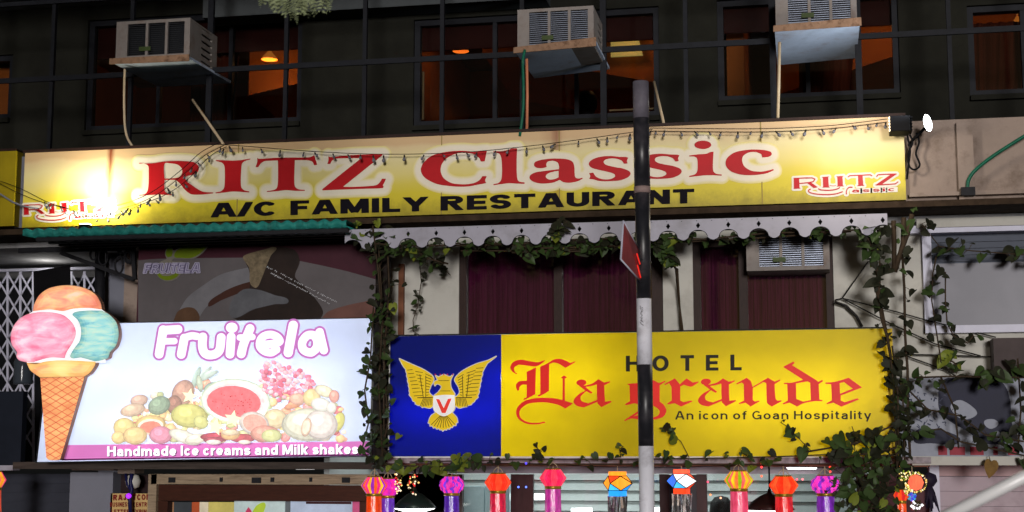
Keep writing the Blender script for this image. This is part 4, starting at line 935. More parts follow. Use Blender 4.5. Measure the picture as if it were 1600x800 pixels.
# the eagle
ze = dict(ox=600, oy=540, sc=5.333)
EG = ['130,110 230,155s 330,200s 400,248s 416,282s 388,345s 378,390s 412,425 412,500 385,520s 330,510 322,515 300,497 285,497 262,485 266,475 242,460 235,440 212,410 217,395 210,375 214,360 205,335 208,322 197,295 200,280 190,250 193,238 183,210 185,200 168,180 150,150',
      '935,90 870,122s 760,157s 650,215s 600,262s 590,287s 622,348s 630,392s 605,425 590,430 592,500 630,520s 660,512 690,508 695,500 730,490 732,480 755,465 758,455 785,430 780,420 795,385 790,370 803,335 800,320 812,290 808,275 822,240 820,225 838,190 860,150',
      '430,250 455,262 470,255 500,240 530,255 555,260 578,240 556,290s 560,350s 590,400 590,415 420,415 455,385s 480,345s 465,325s 440,320s 425,335 418,310s 432,293s 450,290', '435,555 390,590s 370,645 385,650 385,670 405,668 412,685 432,680 440,695 460,690 467,702 482,698 490,712 505,698 520,702 530,690 547,695 555,680 570,682 578,665 600,665 600,645 615,640 606,600s 570,560',
      '412,420 500,410s 590,412 592,515s 565,560s 497,590s 432,555s 411,512s']
F = Field(618, 550, 782, 680, .4)
for t in EG: F.poly(outline(t, **ze), 6)
F.mesh(ah(.003), 1.15).build('eagle_outline', mat('eagle_white', lin((206, 206, 214)), .5, es=.12), hs)
F.mesh(ah(.005), 0).build('eagle', mat('eagle_gold', lin((222, 188, 30)), .4, var=.08, es=.3), hs)
F = Field(618, 550, 782, 680, .4)
def fl_(a, b, h=.45): F.line([(600+a[0]/5.333, 540+a[1]/5.333), (600+b[0]/5.333, 540+b[1]/5.333)], h, True, 3)
for i in range(8):
    t = i/7; fl_((240+t*85, 200+t*215), (195+t*55, 205+t*215)); fl_((325+t*15-i%2*10, 225+t*190), (262+t*65, 215+t*200))
    fl_((400-t*20-i*1, 260+t*150), (345+t*10, 235+t*180)); fl_((300+t*100, 505-t*18+8), (330+t*70, 440))
    m_ = lambda p: (1007-p[0]+62*0, p[1])
    fl_((770-t*85, 190+t*225), (830-t*60, 185+t*225)); fl_((690-t*10, 230+t*180), (765-t*70, 205+t*205)); fl_((615+t*20, 270+t*140), (665-t*12, 240+t*175)); fl_((700-t*100, 505-t*15+8), (680-t*72, 440))
for i in range(9): t = i/8; fl_((470+t*55, 585), (395+t*200, 660+25*math.sin(t*math.pi)))
fl_((280, 435), (410, 432), .7); fl_((600, 435), (735, 432), .7); fl_((300, 240), (330, 435), .55); fl_((350, 250), (350, 435), .5); fl_((710, 235), (690, 435), .55); fl_((655, 255), (660, 430), .5); fl_((455, 292), (545, 292), .4); fl_((470, 378), (555, 378), .4)
F.mesh(ah(.007), 0).build('feather_lines', mat('feather_brown', lin((70, 52, 12)), .5), hs)
F = Field(670, 610, 716, 655, .4); F.poly(outline(EG[4], **ze)); F.mesh(ah(.008), -.2).build('shield', mat('shield_white', (.85, .85, .85), .4, es=.3), hs)
F = Field(675, 615, 712, 650, .4); F.poly(outline('435,445 463,448 500,522 535,445 566,440 515,562 485,562', **ze)); F.mesh(ah(.01), 0).build('shield_letter', mat('shield_red', lin((235, 60, 50)), .4, es=.3), hs)
F = Field(675, 580, 712, 594, .4)
for x in (430, 472, 500, 530, 575): F.poly(ell(600+x/5.333, 540+241/5.333, 1.2, 1.2, n=8))
F.mesh(ah(.01), 0).build('crown_tips', mat('crown_pink', lin((190, 30, 90)), .4, es=.2), hs)

# ------------------------------------------------------------------ fruit and ice cream banner sign (light box) with its cone
f1, f2, f3 = P(58, 722, 11.78), P(577, 712, 11.86), P(583, 497, 11.86)
nf = (f2-f1).cross(f3-f1).normalized()
if nf.y > 0: nf = -nf
qf = Pl(f2, nf); af = lambda off: (lambda x, y: qf.at(x, y, off))
fs = thing('ice_cream_sign', qf.at(320, 716), 'glowing white light box sign with fruit pile and pink outlined lettering', 'sign')
fc = [(82, 507), (583, 497), (577, 712), (58, 722)]
m_wf = mat('white_flex', (.78, .82, .93), .35, var=.02, trans=.65)
MB().hexa([qf.at(*p) for p in fc], [qf.at(*p, -.004) for p in fc]).build('white_panel', m_wf, fs)
bx = MB(); fb_ = [qf.at(*p, -.22) for p in fc]; ff = [qf.at(*p, -.006) for p in fc]; fb2 = [qf.at(*p, -.23) for p in fc]
bx.add(ff+fb_, [(0, 1, 5, 4), (1, 2, 6, 5), (2, 3, 7, 6), (3, 0, 4, 7), (4, 5, 6, 7)])
cen = sum(ff+fb_, Vector())/8; bx.add([cen+(p-cen)*1.012 for p in ff]+[cen+(p-cen)*1.012 for p in fb_], [(0, 1, 5, 4), (1, 2, 6, 5), (2, 3, 7, 6), (3, 0, 4, 7), (4, 5, 6, 7)], 1)
bx.build('casing', [mat('box_white', (0, 0, 0)), mat('casing_grey', (.08, .08, .085), .5)], fs)
for x, y, e in ((330, 585, 105), (330, 655, 100)):
    light('tube', 'AREA', qf.at(x, y, -.17), e, (.95, .97, 1), 2.3, .05, target=qf.at(x, y, 0), parent=fs)
F = Field(60, 685, 585, 725, 1.0); F.poly(np.array([(104, 695.5), (577.6, 689.5), (577, 711.8), (96, 719.5)])); F.mesh(af(.002), 0).build('pink_band', mat('pink_band', lin((226, 130, 206)), .4, var=.05, es=.35), fs)
F = Field(90, 705, 585, 725, 1.0); F.poly(np.array([(96, 717.2), (577, 709.6), (577, 711.9), (96, 719.6)])); F.mesh(af(.003), 0).build('purple_edge', mat('purple_edge', lin((110, 20, 100)), .4), fs)
T_ = 'Handmade Ice creams and Milk shakes'
lettering(T_, 169.2, 714.0, 561.2, 710.2, 15.6, af(.004), h=9.5, gap=10, space=28, words=('word_shadow', mat('letter_shadow', lin((120, 60, 120)), .5), fs))
lettering(T_, 168, 713.0, 560, 709.2, 15.6, af(.006), h=9.5, gap=10, space=28, words=('slogan_word', glow('letter_white', (.95, .95, 1), .75), fs))
# bubble lettering
zf_ = dict(ox=225, oy=490, sc=5.333); F = Field(228, 488, 525, 570, .6)
def bub(t, r): F.line(outline(t, closed=False, **zf_), r/5.333, False, 10)
bub('128,338 162,135', 36); bub('162,140 285,132', 36); bub('160,232 255,230', 26)
bub('312,340 338,205', 36); bub('345,200s 400,185s 440,190s', 30)
bub('492,195 488,270s 505,325s 545,345s 600,335s 632,300s 645,200', 36)
bub('718,338 728,195', 36); F.poly(ell(225+733/5.333, 490+118/5.333, 48/5.333, 42/5.333))
bub('812,335s 830,260s 885,125s', 36); bub('800,200 905,195', 26)
bub('1105,300s 1060,325s 1000,310s 965,265s 985,200s 1050,175s 1110,195s 1130,235s 1040,255s 970,258s', 32)
bub('1203,325 1245,98', 38)
bub('1430,300s 1390,325s 1330,300s 1320,240s 1360,185s 1410,180s 1440,215s 1445,265s 1430,300s', 34); bub('1465,155 1500,305', 34)
F.mesh(af(.002), 18/5.333).build('pink_outline', mat('bubble_pink', lin((206, 128, 204)), .4, var=.06, es=.33), fs)
F.mesh(af(.005), 0).build('bubble_lettering', glow('bubble_white', (.86, .88, .98), .7), fs)
# fruit pile (flat print, each fruit a little further forward)
FRU = [(415, 590, 0, 0, 0, None),
 (310, 592, 5, 20, 20, (190, 214, 200)), (322, 588, 4, 20, 40, (206, 224, 214)), (330, 588, 4, 18, 62, (210, 228, 216)), (316, 600, 5, 14, -10, (200, 214, 190)), (350, 612, 28, 15, 10, (190, 214, 200)),
 (290, 615, 17, 22, 25, (206, 160, 140)), (277, 633, 12, 15, 0, (176, 128, 110)),
 (222, 626, 14, 9, -10, (226, 190, 170)), (212, 641, 20, 10, -12, (230, 200, 172)), (253, 634, 18, 14, -25, (156, 178, 150)),
 (300, 650, 29, 19, 4, (226, 222, 130)), (318, 660, 12, 10, 30, (222, 222, 140)),
 (372, 627, 55, 35, 4, (196, 216, 186)), (372, 627, 52.5, 33, 4, (236, 242, 232)), (371, 628, 46, 28, 4, (255, 220, 220)), (371, 629, 42, 25.5, 4, (244, 104, 112)),
 (466, 632, 18, 6, -22, (246, 170, 130)), (470, 624, 13, 9, 0, (250, 196, 170)), (492, 622, 14, 14, 10, (250, 222, 160)), (512, 612, 16, 9, 20, (250, 240, 206)), (527, 620, 8, 10, 0, (246, 176, 160)),
 (201, 668, 17, 15, 0, (250, 226, 150)), (242, 663, 24, 14, -4, (248, 212, 140)), (242, 666, 20, 11, -4, (252, 236, 220)), (242, 667.5, 16.5, 9, -4, (248, 140, 116)), (192, 684, 11, 10, 0, (250, 220, 150)), (218, 681, 19, 14, 0, (252, 216, 150)),
 (258, 680, 18, 14, 0, (240, 156, 180)), (295, 683, 26, 10, 20, (250, 244, 226)), (313, 686, 18, 8, -10, (248, 242, 220)),
 (345, 683, 26, 7, 0, (190, 60, 84)), (340, 688, 16, 5, 0, (180, 70, 90)), (385, 685, 20, 7, 0, (200, 80, 90)),
 (436, 655, 18, 16, 0, (250, 226, 180)), (403, 662, 24, 18, 15, (252, 240, 230)), (404, 662, 19, 14, 15, (248, 178, 160)), (366, 679, 15, 9, 0, (250, 200, 140)), (366, 676, 14, 5, 0, (252, 226, 190)),
 (420, 678, 23, 13, 0, (240, 170, 150)), (430, 681, 16, 10, 0, (224, 226, 160)), (534, 660, 9, 16, 20, (228, 222, 120)), (487, 664, 42, 26, 0, (240, 238, 214)), (507, 664, 26, 24, 0, (246, 234, 226)), (484, 668, 8, 15, 12, (250, 216, 190)), (484, 668, 5, 11, 12, (240, 240, 214)), (507, 633, 16, 11, 10, (252, 250, 238)), (523, 638, 8, 9, 0, (250, 244, 232)), (340, 691, 12, 4, 0, (250, 240, 230)), (388, 691, 10, 3.5, 0, (252, 240, 224))]
GR = []; rg = random.Random(3)
for k in range(120):
    t = rg.random(); x = 412+rg.random()*84; lo = 566+max(0, x-440)*.42; hi = 626-max(0, 425-x)*1.2-max(0, x-470)*.5
    y = lo+(hi-lo)*rg.random(); GR.append((x, y, rg.uniform(3.5, 5), rg.uniform(3, 4.2), rg.uniform(-30, 30), rg.choice([(250, 150, 176), (244, 120, 150), (252, 190, 200), (255, 214, 220), (220, 100, 130)])))
rg2 = random.Random(8); FL = []
for k in range(230):
    x = rg2.uniform(190, 540); top = 640-46*math.sin(math.pi*(x-190)/350); y = rg2.uniform(top, 690); r = rg2.uniform(4, 10)
    FL.append((x, min(y, 690-r*.6), r, r*rg2.uniform(.6, .95), rg2.uniform(-30, 30), rg2.choice([(246, 206, 150), (250, 226, 190), (240, 170, 140), (236, 150, 150), (226, 214, 150), (198, 204, 150), (214, 110, 120), (250, 236, 214)])))
FRU = FL+FRU[:16]+GR+FRU[16:]
fm = {}; off = .002; mb = MB(); ml = []
for i, (x, y, rx, ry, rot, c) in enumerate(FRU):
    if not c: continue
    flat = c in ((196, 216, 186), (236, 242, 232), (255, 220, 220), (244, 104, 112), (252, 236, 220), (248, 140, 116), (240, 240, 214), (248, 178, 160))
    for kk, (sc_k, dx, dy, mul) in enumerate(((1, 0, 0, 1),) if flat or rx < 3 else ((1, 0, 0, .76), (.9, -.03, -.05, .88), (.74, -.08, -.12, .98), (.36, -.22, -.3, 1.12))):
        c2 = tuple(min(255, int(v*mul)) for v in c)
        if c2 not in fm: fm[c2] = len(ml); ml.append(mat('fruit_%d_%d_%d' % c2, tuple(v*.82+.1 for v in lin(c2)), .5, var=.18, scale=30, es=.72))
        off += .00006; e = ell(x+rx*dx, y+ry*dy, rx*sc_k, ry*sc_k, rot, 20 if rx > 6 else 10); mb.add([qf.at(*p, off) for p in e], [tuple(range(len(e)))], fm[c2])
for cx, cy, r in ((303, 620, 13), (343, 667, 15), (370, 655, 14)):
    off += .0002; pts = [(cx+(r if k % 2 == 0 else r*.45)*math.sin(k*math.pi/5+.2), cy-(r if k % 2 == 0 else r*.45)*math.cos(k*math.pi/5+.2)) for k in range(10)]
    c = (240, 240, 200)
    if c not in fm: fm[c] = len(ml); ml.append(mat('fruit_%d_%d_%d' % c, tuple(v*.86+.1 for v in lin(c)), .5, var=.07, scale=16, es=.8))
    mb.add([qf.at(cx, cy, off)]+[qf.at(*p, off) for p in pts], [(0, 1+k, 1+(k+1) % 10) for k in range(10)], fm[c])
sd_c = (120, 40, 50); fm[sd_c] = len(ml); ml.append(mat('melon_seed', lin((150, 60, 66)), .5, es=.5))
for k in range(34):
    a = rg2.uniform(0, 6.28); t = rg2.uniform(.25, .9); off += .00002; e = ell(371+36*t*math.cos(a), 629+21*t*math.sin(a), 1.0, .6, 30, 6); mb.add([qf.at(*p, off) for p in e], [tuple(range(6))], fm[sd_c])
mb.build('fruit_print', ml, fs)

# the cone cut-out standing proud of the banner
co = thing('ice_cream_cone_sign', qf.at(93, 720, .1), 'tall lit cut-out of a waffle cone with orange, pink and teal scoops', 'sign')
zc = dict(ox=20, oy=440, sc=5.0)
SIL = outline('212,240 218,190s 262,110s 340,60s 470,38s 600,58s 690,110s 733,180s 742,232 800,268s 855,330s 872,420s 850,510s 805,560s 790,602s 740,622s 695,632 690,660s 650,720s 607,748 420,1385 400,1393s 335,1393s 312,1375 265,755 190,700s 160,640 100,620s 80,590s 85,560s 45,500s 35,430s 60,350s 130,280s', **zc)
def prism(mb, pts, o0, o1, mi=0):
    n = len(pts); a = [qf.at(*p, o0) for p in pts]; b = [qf.at(*p, o1) for p in pts]
    mb.add(a+b, [tuple(range(n)), tuple(range(2*n-1, n-1, -1))]+[(k, n+k, n+(k+1) % n, (k+1) % n) for k in range(n)], mi)
mb = MB(); prism(mb, SIL, .11, .05); mb.build('box', mat('cone_box', lin((150, 110, 90)), .5), co)
def face(txt, name, cols, off, scale=7, st=(1, 1, 2.2), es=.62, cut=None, z=zc, rim=True):
    F = Field(18, 440, 200, 725, .7); F.poly(outline(txt, **z))
    if cut: F.cut(outline(cut, **z))
    m = bpy.data.materials.new(name+'_print'); m.use_nodes = True; n = m.node_tree.nodes; l = m.node_tree.links; b = n['Principled BSDF']
    tc = n.new('ShaderNodeTexCoord'); mp = n.new('ShaderNodeMapping'); mp.inputs['Scale'].default_value = st; mp.inputs['Rotation'].default_value = (0, R_(14), 0); nz = n.new('ShaderNodeTexNoise'); nz.inputs['Scale'].default_value = scale; nz.inputs['Detail'].default_value = 3; nz.inputs['Distortion'].default_value = .5
    l.new(tc.outputs['Object'], mp.inputs[0]); l.new(mp.outputs[0], nz.inputs['Vector']); cr = n.new('ShaderNodeValToRGB'); l.new(nz.outputs[0], cr.inputs[0]); E = cr.color_ramp
    E.elements[0].position = .3; E.elements[0].color = lin(cols[0])+(1,); E.elements[1].position = .7; E.elements[1].color = lin(cols[-1])+(1,)
    for k, c in enumerate(cols[1:-1]): e = E.elements.new(.3+.4*(k+1)/(len(cols)-1)); e.color = lin(c)+(1,)
    l.new(cr.outputs[0], b.inputs['Base Color']); l.new(cr.outputs[0], b.inputs['Emission Color']); b.inputs['Emission Strength'].default_value = es; b.inputs['Roughness'].default_value = .35
    ms = [m]; mb = F.mesh(af(off), 0)
    if rim:                                     # the print darkens in steps towards each scoop's outline
        for k, (lv, mul) in enumerate(((-1.2, .9), (-3, .97), (-6, 1.05), (-10, 1.12))):
            m2 = m.copy(); ms.append(m2); c2 = [q for q in m2.node_tree.nodes if q.type == 'VALTORGB'][0]
            for e in c2.color_ramp.elements: e.color = tuple(min(1, v*mul+(.02*k if k > 1 else 0)) for v in e.color[:3])+(1,)
            F.mesh(af(off+.00025*(k+1)), lv, mb, k+1)
        for e in E.elements: e.color = tuple(v*.74 for v in e.color[:3])+(1,)
    return mb.build(name, ms, co)
face('205,250 215,190s 262,110s 340,60s 470,40s 600,60s 690,110s 731,180s 740,228 600,225 470,250 330,235', 'orange_scoop', [(216, 118, 94), (234, 146, 112), (242, 178, 122), (240, 186, 160)], .113, 6)
face('212,240 340,228s 440,240s 520,222s 640,216s 742,228 770,250 770,640 160,640 130,290', 'cream_edge', [(230, 228, 232), (246, 246, 250)], .1145, es=.6, rim=False)
face('580,600 500,600s 520,540s 570,470s 580,380s 555,310s 515,262s 600,238s 742,236 800,268s 855,330s 872,420s 850,510s 805,560s 790,602s 740,622s 690,630', 'teal_scoop', [(92, 164, 178), (126, 188, 190), (158, 202, 190), (180, 206, 184)], .1162, 8, (1, 1, 3.5))
face('150,635 100,620s 80,590s 85,560s 45,500s 37,430s 62,350s 130,282s 230,252s 350,250s 450,275s 520,340s 542,410s 520,480s 470,560s 455,605 350,600s 280,615s 215,635', 'pink_scoop', [(228, 100, 138), (240, 138, 168), (246, 168, 190), (250, 204, 218)], .1178, 6, (1, 1, 2.4))
face('160,640 230,650s 300,632s 400,622s 560,625s 640,630s 695,632 690,660s 650,720s 607,748 265,755 190,700s', 'cup_rim', [(236, 150, 100), (250, 206, 124), (252, 232, 160)], .1192, 3)
face('265,758 607,750 420,1385s 400,1393s 335,1393s 312,1375', 'waffle', [(222, 130, 84), (240, 166, 108), (246, 186, 124)], .1155, 5, rim=False)
F = Field(70, 588, 145, 722, .5)
for k in range(-4, 16):
    y = 588+k*11
    F.line([(68, y), (145, y+46)], .6, True, 3); F.line([(145, y), (68, y+46)], .6, True, 3)
F.D = np.maximum(F.D, sd_poly(F.G, outline('265,758 607,750 420,1385s 400,1393s 335,1393s 312,1375', **zc)))
F.mesh(af(.1162), 0).build('waffle_lines', mat('waffle_line', lin((204, 110, 76)), .5, es=.4), co)

# ------------------------------------------------------------------ dim poster behind the banner
YP = 12.3; qp = PY(YP); ap = lambda off: (lambda x, y: qp.at(x, y, off))
po = thing('ice_cream_poster', (P(395, 500, YP).x, YP, P(395, 520, YP).z), 'dim maroon and grey poster of an ice cream cup above the fruit sign', 'poster')
MB().pbox(215, 372, 600, 520, YP, .05).build('board', mat('poster_maroon', lin((62, 26, 38)), .5, var=.15), po)
zp = dict(ox=200, oy=370, sc=6.155); zq = dict(ox=380, oy=370, sc=6.155)
def pshape(txt, name, c, off, z=zp, var=.2, scale=4, cut=None):
    F = Field(205, 365, 605, 525, 1.0); F.poly(outline(txt, **z)); F.D = np.maximum(F.D, np.maximum(np.maximum(216-F.G[:, 0], F.G[:, 0]-598), F.G[:, 1]-518))
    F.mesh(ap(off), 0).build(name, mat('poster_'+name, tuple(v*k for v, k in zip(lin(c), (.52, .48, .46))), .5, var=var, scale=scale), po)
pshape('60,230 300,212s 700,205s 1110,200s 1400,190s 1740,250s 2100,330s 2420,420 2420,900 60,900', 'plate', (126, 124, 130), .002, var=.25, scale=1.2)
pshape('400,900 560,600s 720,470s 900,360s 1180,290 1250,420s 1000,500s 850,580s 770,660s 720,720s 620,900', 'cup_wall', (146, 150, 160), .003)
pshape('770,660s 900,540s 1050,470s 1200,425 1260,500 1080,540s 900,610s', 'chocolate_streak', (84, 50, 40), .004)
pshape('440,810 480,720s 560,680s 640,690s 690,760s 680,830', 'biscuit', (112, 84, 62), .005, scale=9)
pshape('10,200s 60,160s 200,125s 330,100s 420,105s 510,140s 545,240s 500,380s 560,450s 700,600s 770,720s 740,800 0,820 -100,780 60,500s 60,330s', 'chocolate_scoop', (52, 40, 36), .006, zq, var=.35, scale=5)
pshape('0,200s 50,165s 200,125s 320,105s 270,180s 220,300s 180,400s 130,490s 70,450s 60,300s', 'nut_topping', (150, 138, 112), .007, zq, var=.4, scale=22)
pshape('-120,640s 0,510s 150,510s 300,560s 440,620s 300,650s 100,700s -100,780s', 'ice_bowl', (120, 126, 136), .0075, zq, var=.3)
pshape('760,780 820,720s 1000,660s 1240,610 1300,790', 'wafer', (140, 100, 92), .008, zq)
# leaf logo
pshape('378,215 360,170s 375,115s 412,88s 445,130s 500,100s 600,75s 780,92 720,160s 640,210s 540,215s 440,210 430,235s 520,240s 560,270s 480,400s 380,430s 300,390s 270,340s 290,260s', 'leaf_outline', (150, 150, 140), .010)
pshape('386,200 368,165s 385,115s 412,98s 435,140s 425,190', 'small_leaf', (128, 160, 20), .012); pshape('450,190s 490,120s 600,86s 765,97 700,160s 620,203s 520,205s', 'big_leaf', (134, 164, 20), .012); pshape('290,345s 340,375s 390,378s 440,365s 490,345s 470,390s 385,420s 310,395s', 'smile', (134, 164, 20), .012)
pl_ = MB(); lettering('FRUITELA', 226, 426.5, 312, 425.5, 13.5, ap(.0135), h=9, gap=9, shear=.18, mb=pl_, level=13, res=.8); lettering('FRUITELA', 226, 426.5, 312, 425.5, 13.5, ap(.015), h=9, gap=9, shear=.18, mb=pl_, mi=1, level=5, res=.8); lettering('FRUITELA', 226, 426.5, 312, 425.5, 13.5, ap(.0165), h=6, gap=15, shear=.18, mb=pl_, mi=2, res=.8)
pl_.build('logo_lettering', [mat('logo_pale', lin((170, 166, 190)), .5), mat('logo_mauve', lin((104, 96, 128)), .5), mat('logo_pale2', lin((160, 156, 182)), .5)], po)
F = Field(405, 405, 535, 485, .5); rg = random.Random(5)
for r in (0, 1):
    for k in range(46):
        if rg.random() < .15: continue
        t = k/46; x = (418+t*110) if r == 0 else (424+t*92); y = (418+t*56) if r == 0 else (428+t*48)
        F.line([(x, y+rg.uniform(-1, 1)), (x+rg.uniform(.8, 2), y-rg.uniform(.5, 2))], .5, True, 3)
F.mesh(ap(.014), 0).build('script_line', mat('script_white', lin((190, 190, 196)), .5), po)

# ------------------------------------------------------------------ mural panel at the right
mu = thing('painted_panel', (P(1500, 700, 12.36).x, 12.36, P(1500, 712, 12.36).z), 'white panel painted with a big navy disc and pale shapes at the lower right', 'panel')
MB().pbox(1395, 589, 1720, 713, 12.36, .06).build('panel', mat('mural_white', lin((150, 154, 168)), .6, var=.12), mu)
qm = PY(12.36); am = lambda off: (lambda x, y: qm.at(x, y, off)); zm = dict(ox=1380, oy=580, sc=5.332)
F = Field(1395, 590, 1600, 705, .8); F.poly(outline('460,180s 480,90s 560,50s 760,60s 940,60s 1020,130s 1060,260s 1065,400s 1085,520s 1000,600s 840,600s 700,500s 560,420s 470,330s', **zm)); F.poly(outline('280,490s 400,480s 520,500s 640,560s 600,610s 400,600s 260,590s', **zm))
for t in ('560,290s 640,240s 760,310s 780,360s 700,400s 620,380s', '840,420s 920,400s 960,440s 890,480s', '900,530s 960,500s 970,560s 920,590s'): F.cut(outline(t, **zm))
F.mesh(am(.003), 0).build('navy_shape', mat('mural_navy', lin((26, 28, 52)), .5, var=.2), mu)
F = Field(1395, 590, 1600, 705, .6); rg = random.Random(11)
for k in range(70):
    x = rg.uniform(1420, 1480); y = rg.uniform(612, 672); F.line([(x, y), (x+rg.uniform(-5, 5), y+rg.uniform(-4, 4))], rg.uniform(.4, 1.2), False, 3)
F.mesh(am(.004), 0).build('brush_marks', mat('mural_grey', lin((60, 64, 86)), .5), mu)
rb = MB(); rb.pbox(1466, 697, 1478, 703, 12.352, .006)
for x0, x1 in ((1466, 1480), (1484, 1508), (1516, 1537), (1552, 1559), (1575, 1592)): rb.pbox(x0, 698, x1, 711, 12.354, .005)
rb.build('red_marks', mat('mural_red', lin((150, 44, 60)), .5), mu)
bx = MB(); bx.pbox(1553, 527, 1720, 586, 12.2, .24); tag(bx.build('meter_box', mat('dark_box', lin((72, 62, 62)), .6, var=.2)), 'dark grey box on the white wall at the right edge', 'box')
m_wire = mat('wire', (.015, .013, .012), .5)
for i, (pts, lab) in enumerate(((((1304, 469), (1316, 466), (1400, 487), (1450, 501), (1556, 527)), 'thin wire slanting from the curtained window to the dark box top'), (((1316, 466), (1390, 505), (1460, 537), (1532, 556)), 'thin wire sagging below the frosted window to the dark box'), (((1418, 554), (1480, 555), (1556, 558)), 'level wire across the white wall beside the dark box'), (((1316, 466), (1357, 408)), 'short wire rising from the wall hook to the creeper'), (((1418, 557), (1480, 579), (1500, 592)), 'low thin wire running into the painted panel'), (((1304, 472), (1322, 478), (1338, 494), (1347, 511)), 'thick black cable curving behind the yellow sign'))):
    tag(MB().tube([P(x, y, 12.38) for x, y in pts], .012 if i == 5 else .0055, 5).build('wall_wire', m_wire), lab, 'wire')
# ------------------------------------------------------------------ striped street pole with a bent warning plate
YPOL = 9.0
pt, pb_ = P(1001, 128, YPOL), P(1011, 800, YPOL); X0p = pt.x; X1p = pb_.x
def pole_at(y): z = P(1005, y, YPOL).z; t = (pt.z-z)/(pt.z-pb_.z); return Vector((X0p+(X1p-X0p)*t, YPOL, z))
pl = thing('striped_pole', (X1p, YPOL, 0), 'tall black and white banded street pole standing before the signs', 'pole')
base = pole_at(800); dvec = (base-pole_at(128)); ground_pt = pole_at(128)+dvec*((pt.z-0)/dvec.z*-1 if dvec.z < 0 else 1)
m_pb = mat('pole_black', (.02, .02, .025), .38, var=.4, scale=9, spec=.5, bump=.06, dirt=lin((78, 72, 76)), dirts=9, dirtamt=.45); m_pw = mat('pole_white', lin((236, 236, 246)), .4, var=.04, scale=5, dirt=lin((150, 146, 150)), dirts=5, dirtamt=.6, bump=.04)
m_pg = mat('pole_worn', lin((104, 100, 110)), .5, var=.5, scale=5, dirt=lin((120, 112, 120)), dirts=2.4, dirtamt=.8)
segs = [(128, 185, .049, m_pg), (185, 293, .049, m_pb), (301, 467, .0455, m_pb), (467, 570, .0455, m_pw), (570, 697, .0455, m_pb), (697, 905, .0455, m_pw), (905, 1060, .0455, m_pb)]
for i, (a, b, r, m) in enumerate(segs):
    b2 = pole_at(b) if i < len(segs)-1 else ground_pt
    MB().tube([pole_at(a), b2+Vector((0, 0, .0005))], r-(.0004*(i % 2)), 28).build('band', m, pl)
MB().tube([pole_at(292), pole_at(302)], .051, 24).build('collar', mat('collar_tape', lin((150, 128, 124)), .6, var=.2), pl)
q = random.Random(4); F = Field(0, 0, 40, 100, 1.2)
for k in range(26): F.line([(q.uniform(8, 22), 20+k*2.6), (q.uniform(12, 32), 24+k*2.6)], q.uniform(.6, 1.8), False, 4)
def wrap_(x, y): a_ = R_(-128+x*1.3); c_ = pole_at(470)+Vector((0, 0, -y*.0017)); return (c_.x+.0462*math.cos(a_), c_.y+.0462*math.sin(a_), c_.z)
F.mesh(wrap_, 0).build('torn_sticker', mat('torn_paper', lin((120, 118, 124)), .8, var=.3, scale=30), pl)
st = MB(); st.lathe((X1p+.004, YPOL, 0), [(.0, .03), (.12, .03), (.12, 0)], 20); st.build('base_plate', m_dark, pl)
mb = MB(); a, b, c, d = P(974, 345, 8.72), P(970, 405, 8.72), P(1001, 440, 8.95), P(997, 388, 8.96)
t_ = Vector((0, .004, 0)); mb.hexa([a, b, c, d], [a+t_, b+t_, c+t_, d+t_])
sp = mb.build('warning_plate', mat('reflective_red', lin((150, 60, 66)), .3, .2, var=.35, scale=9, stretch=(1, 1, .4)), pl)
mb = MB(); mb.tube([a, b], .006, 6); mb.tube([b, c], .005, 6); mb.tube([a, d], .005, 6); mb.build('rim', m_blueframe, sp)
mb = MB()
for x0, y0, x1, y1 in ((995, 396, 1000, 413), (987, 424, 1000, 428), (996, 414, 1001, 434)):
    mb.bar(P(x0, y0, 8.9), P(x1, y1, 8.935), .007, .004)
mb.build('reflector', mat('reflector_red', lin((255, 50, 40)), .2, es=.5), sp)  # emission puts the glint of reflected flash into the strips
MB().bar(P(1000, 405, 8.95), P(1003, 405, 9.0), .03, .02).build('clamp', m_dark, sp)

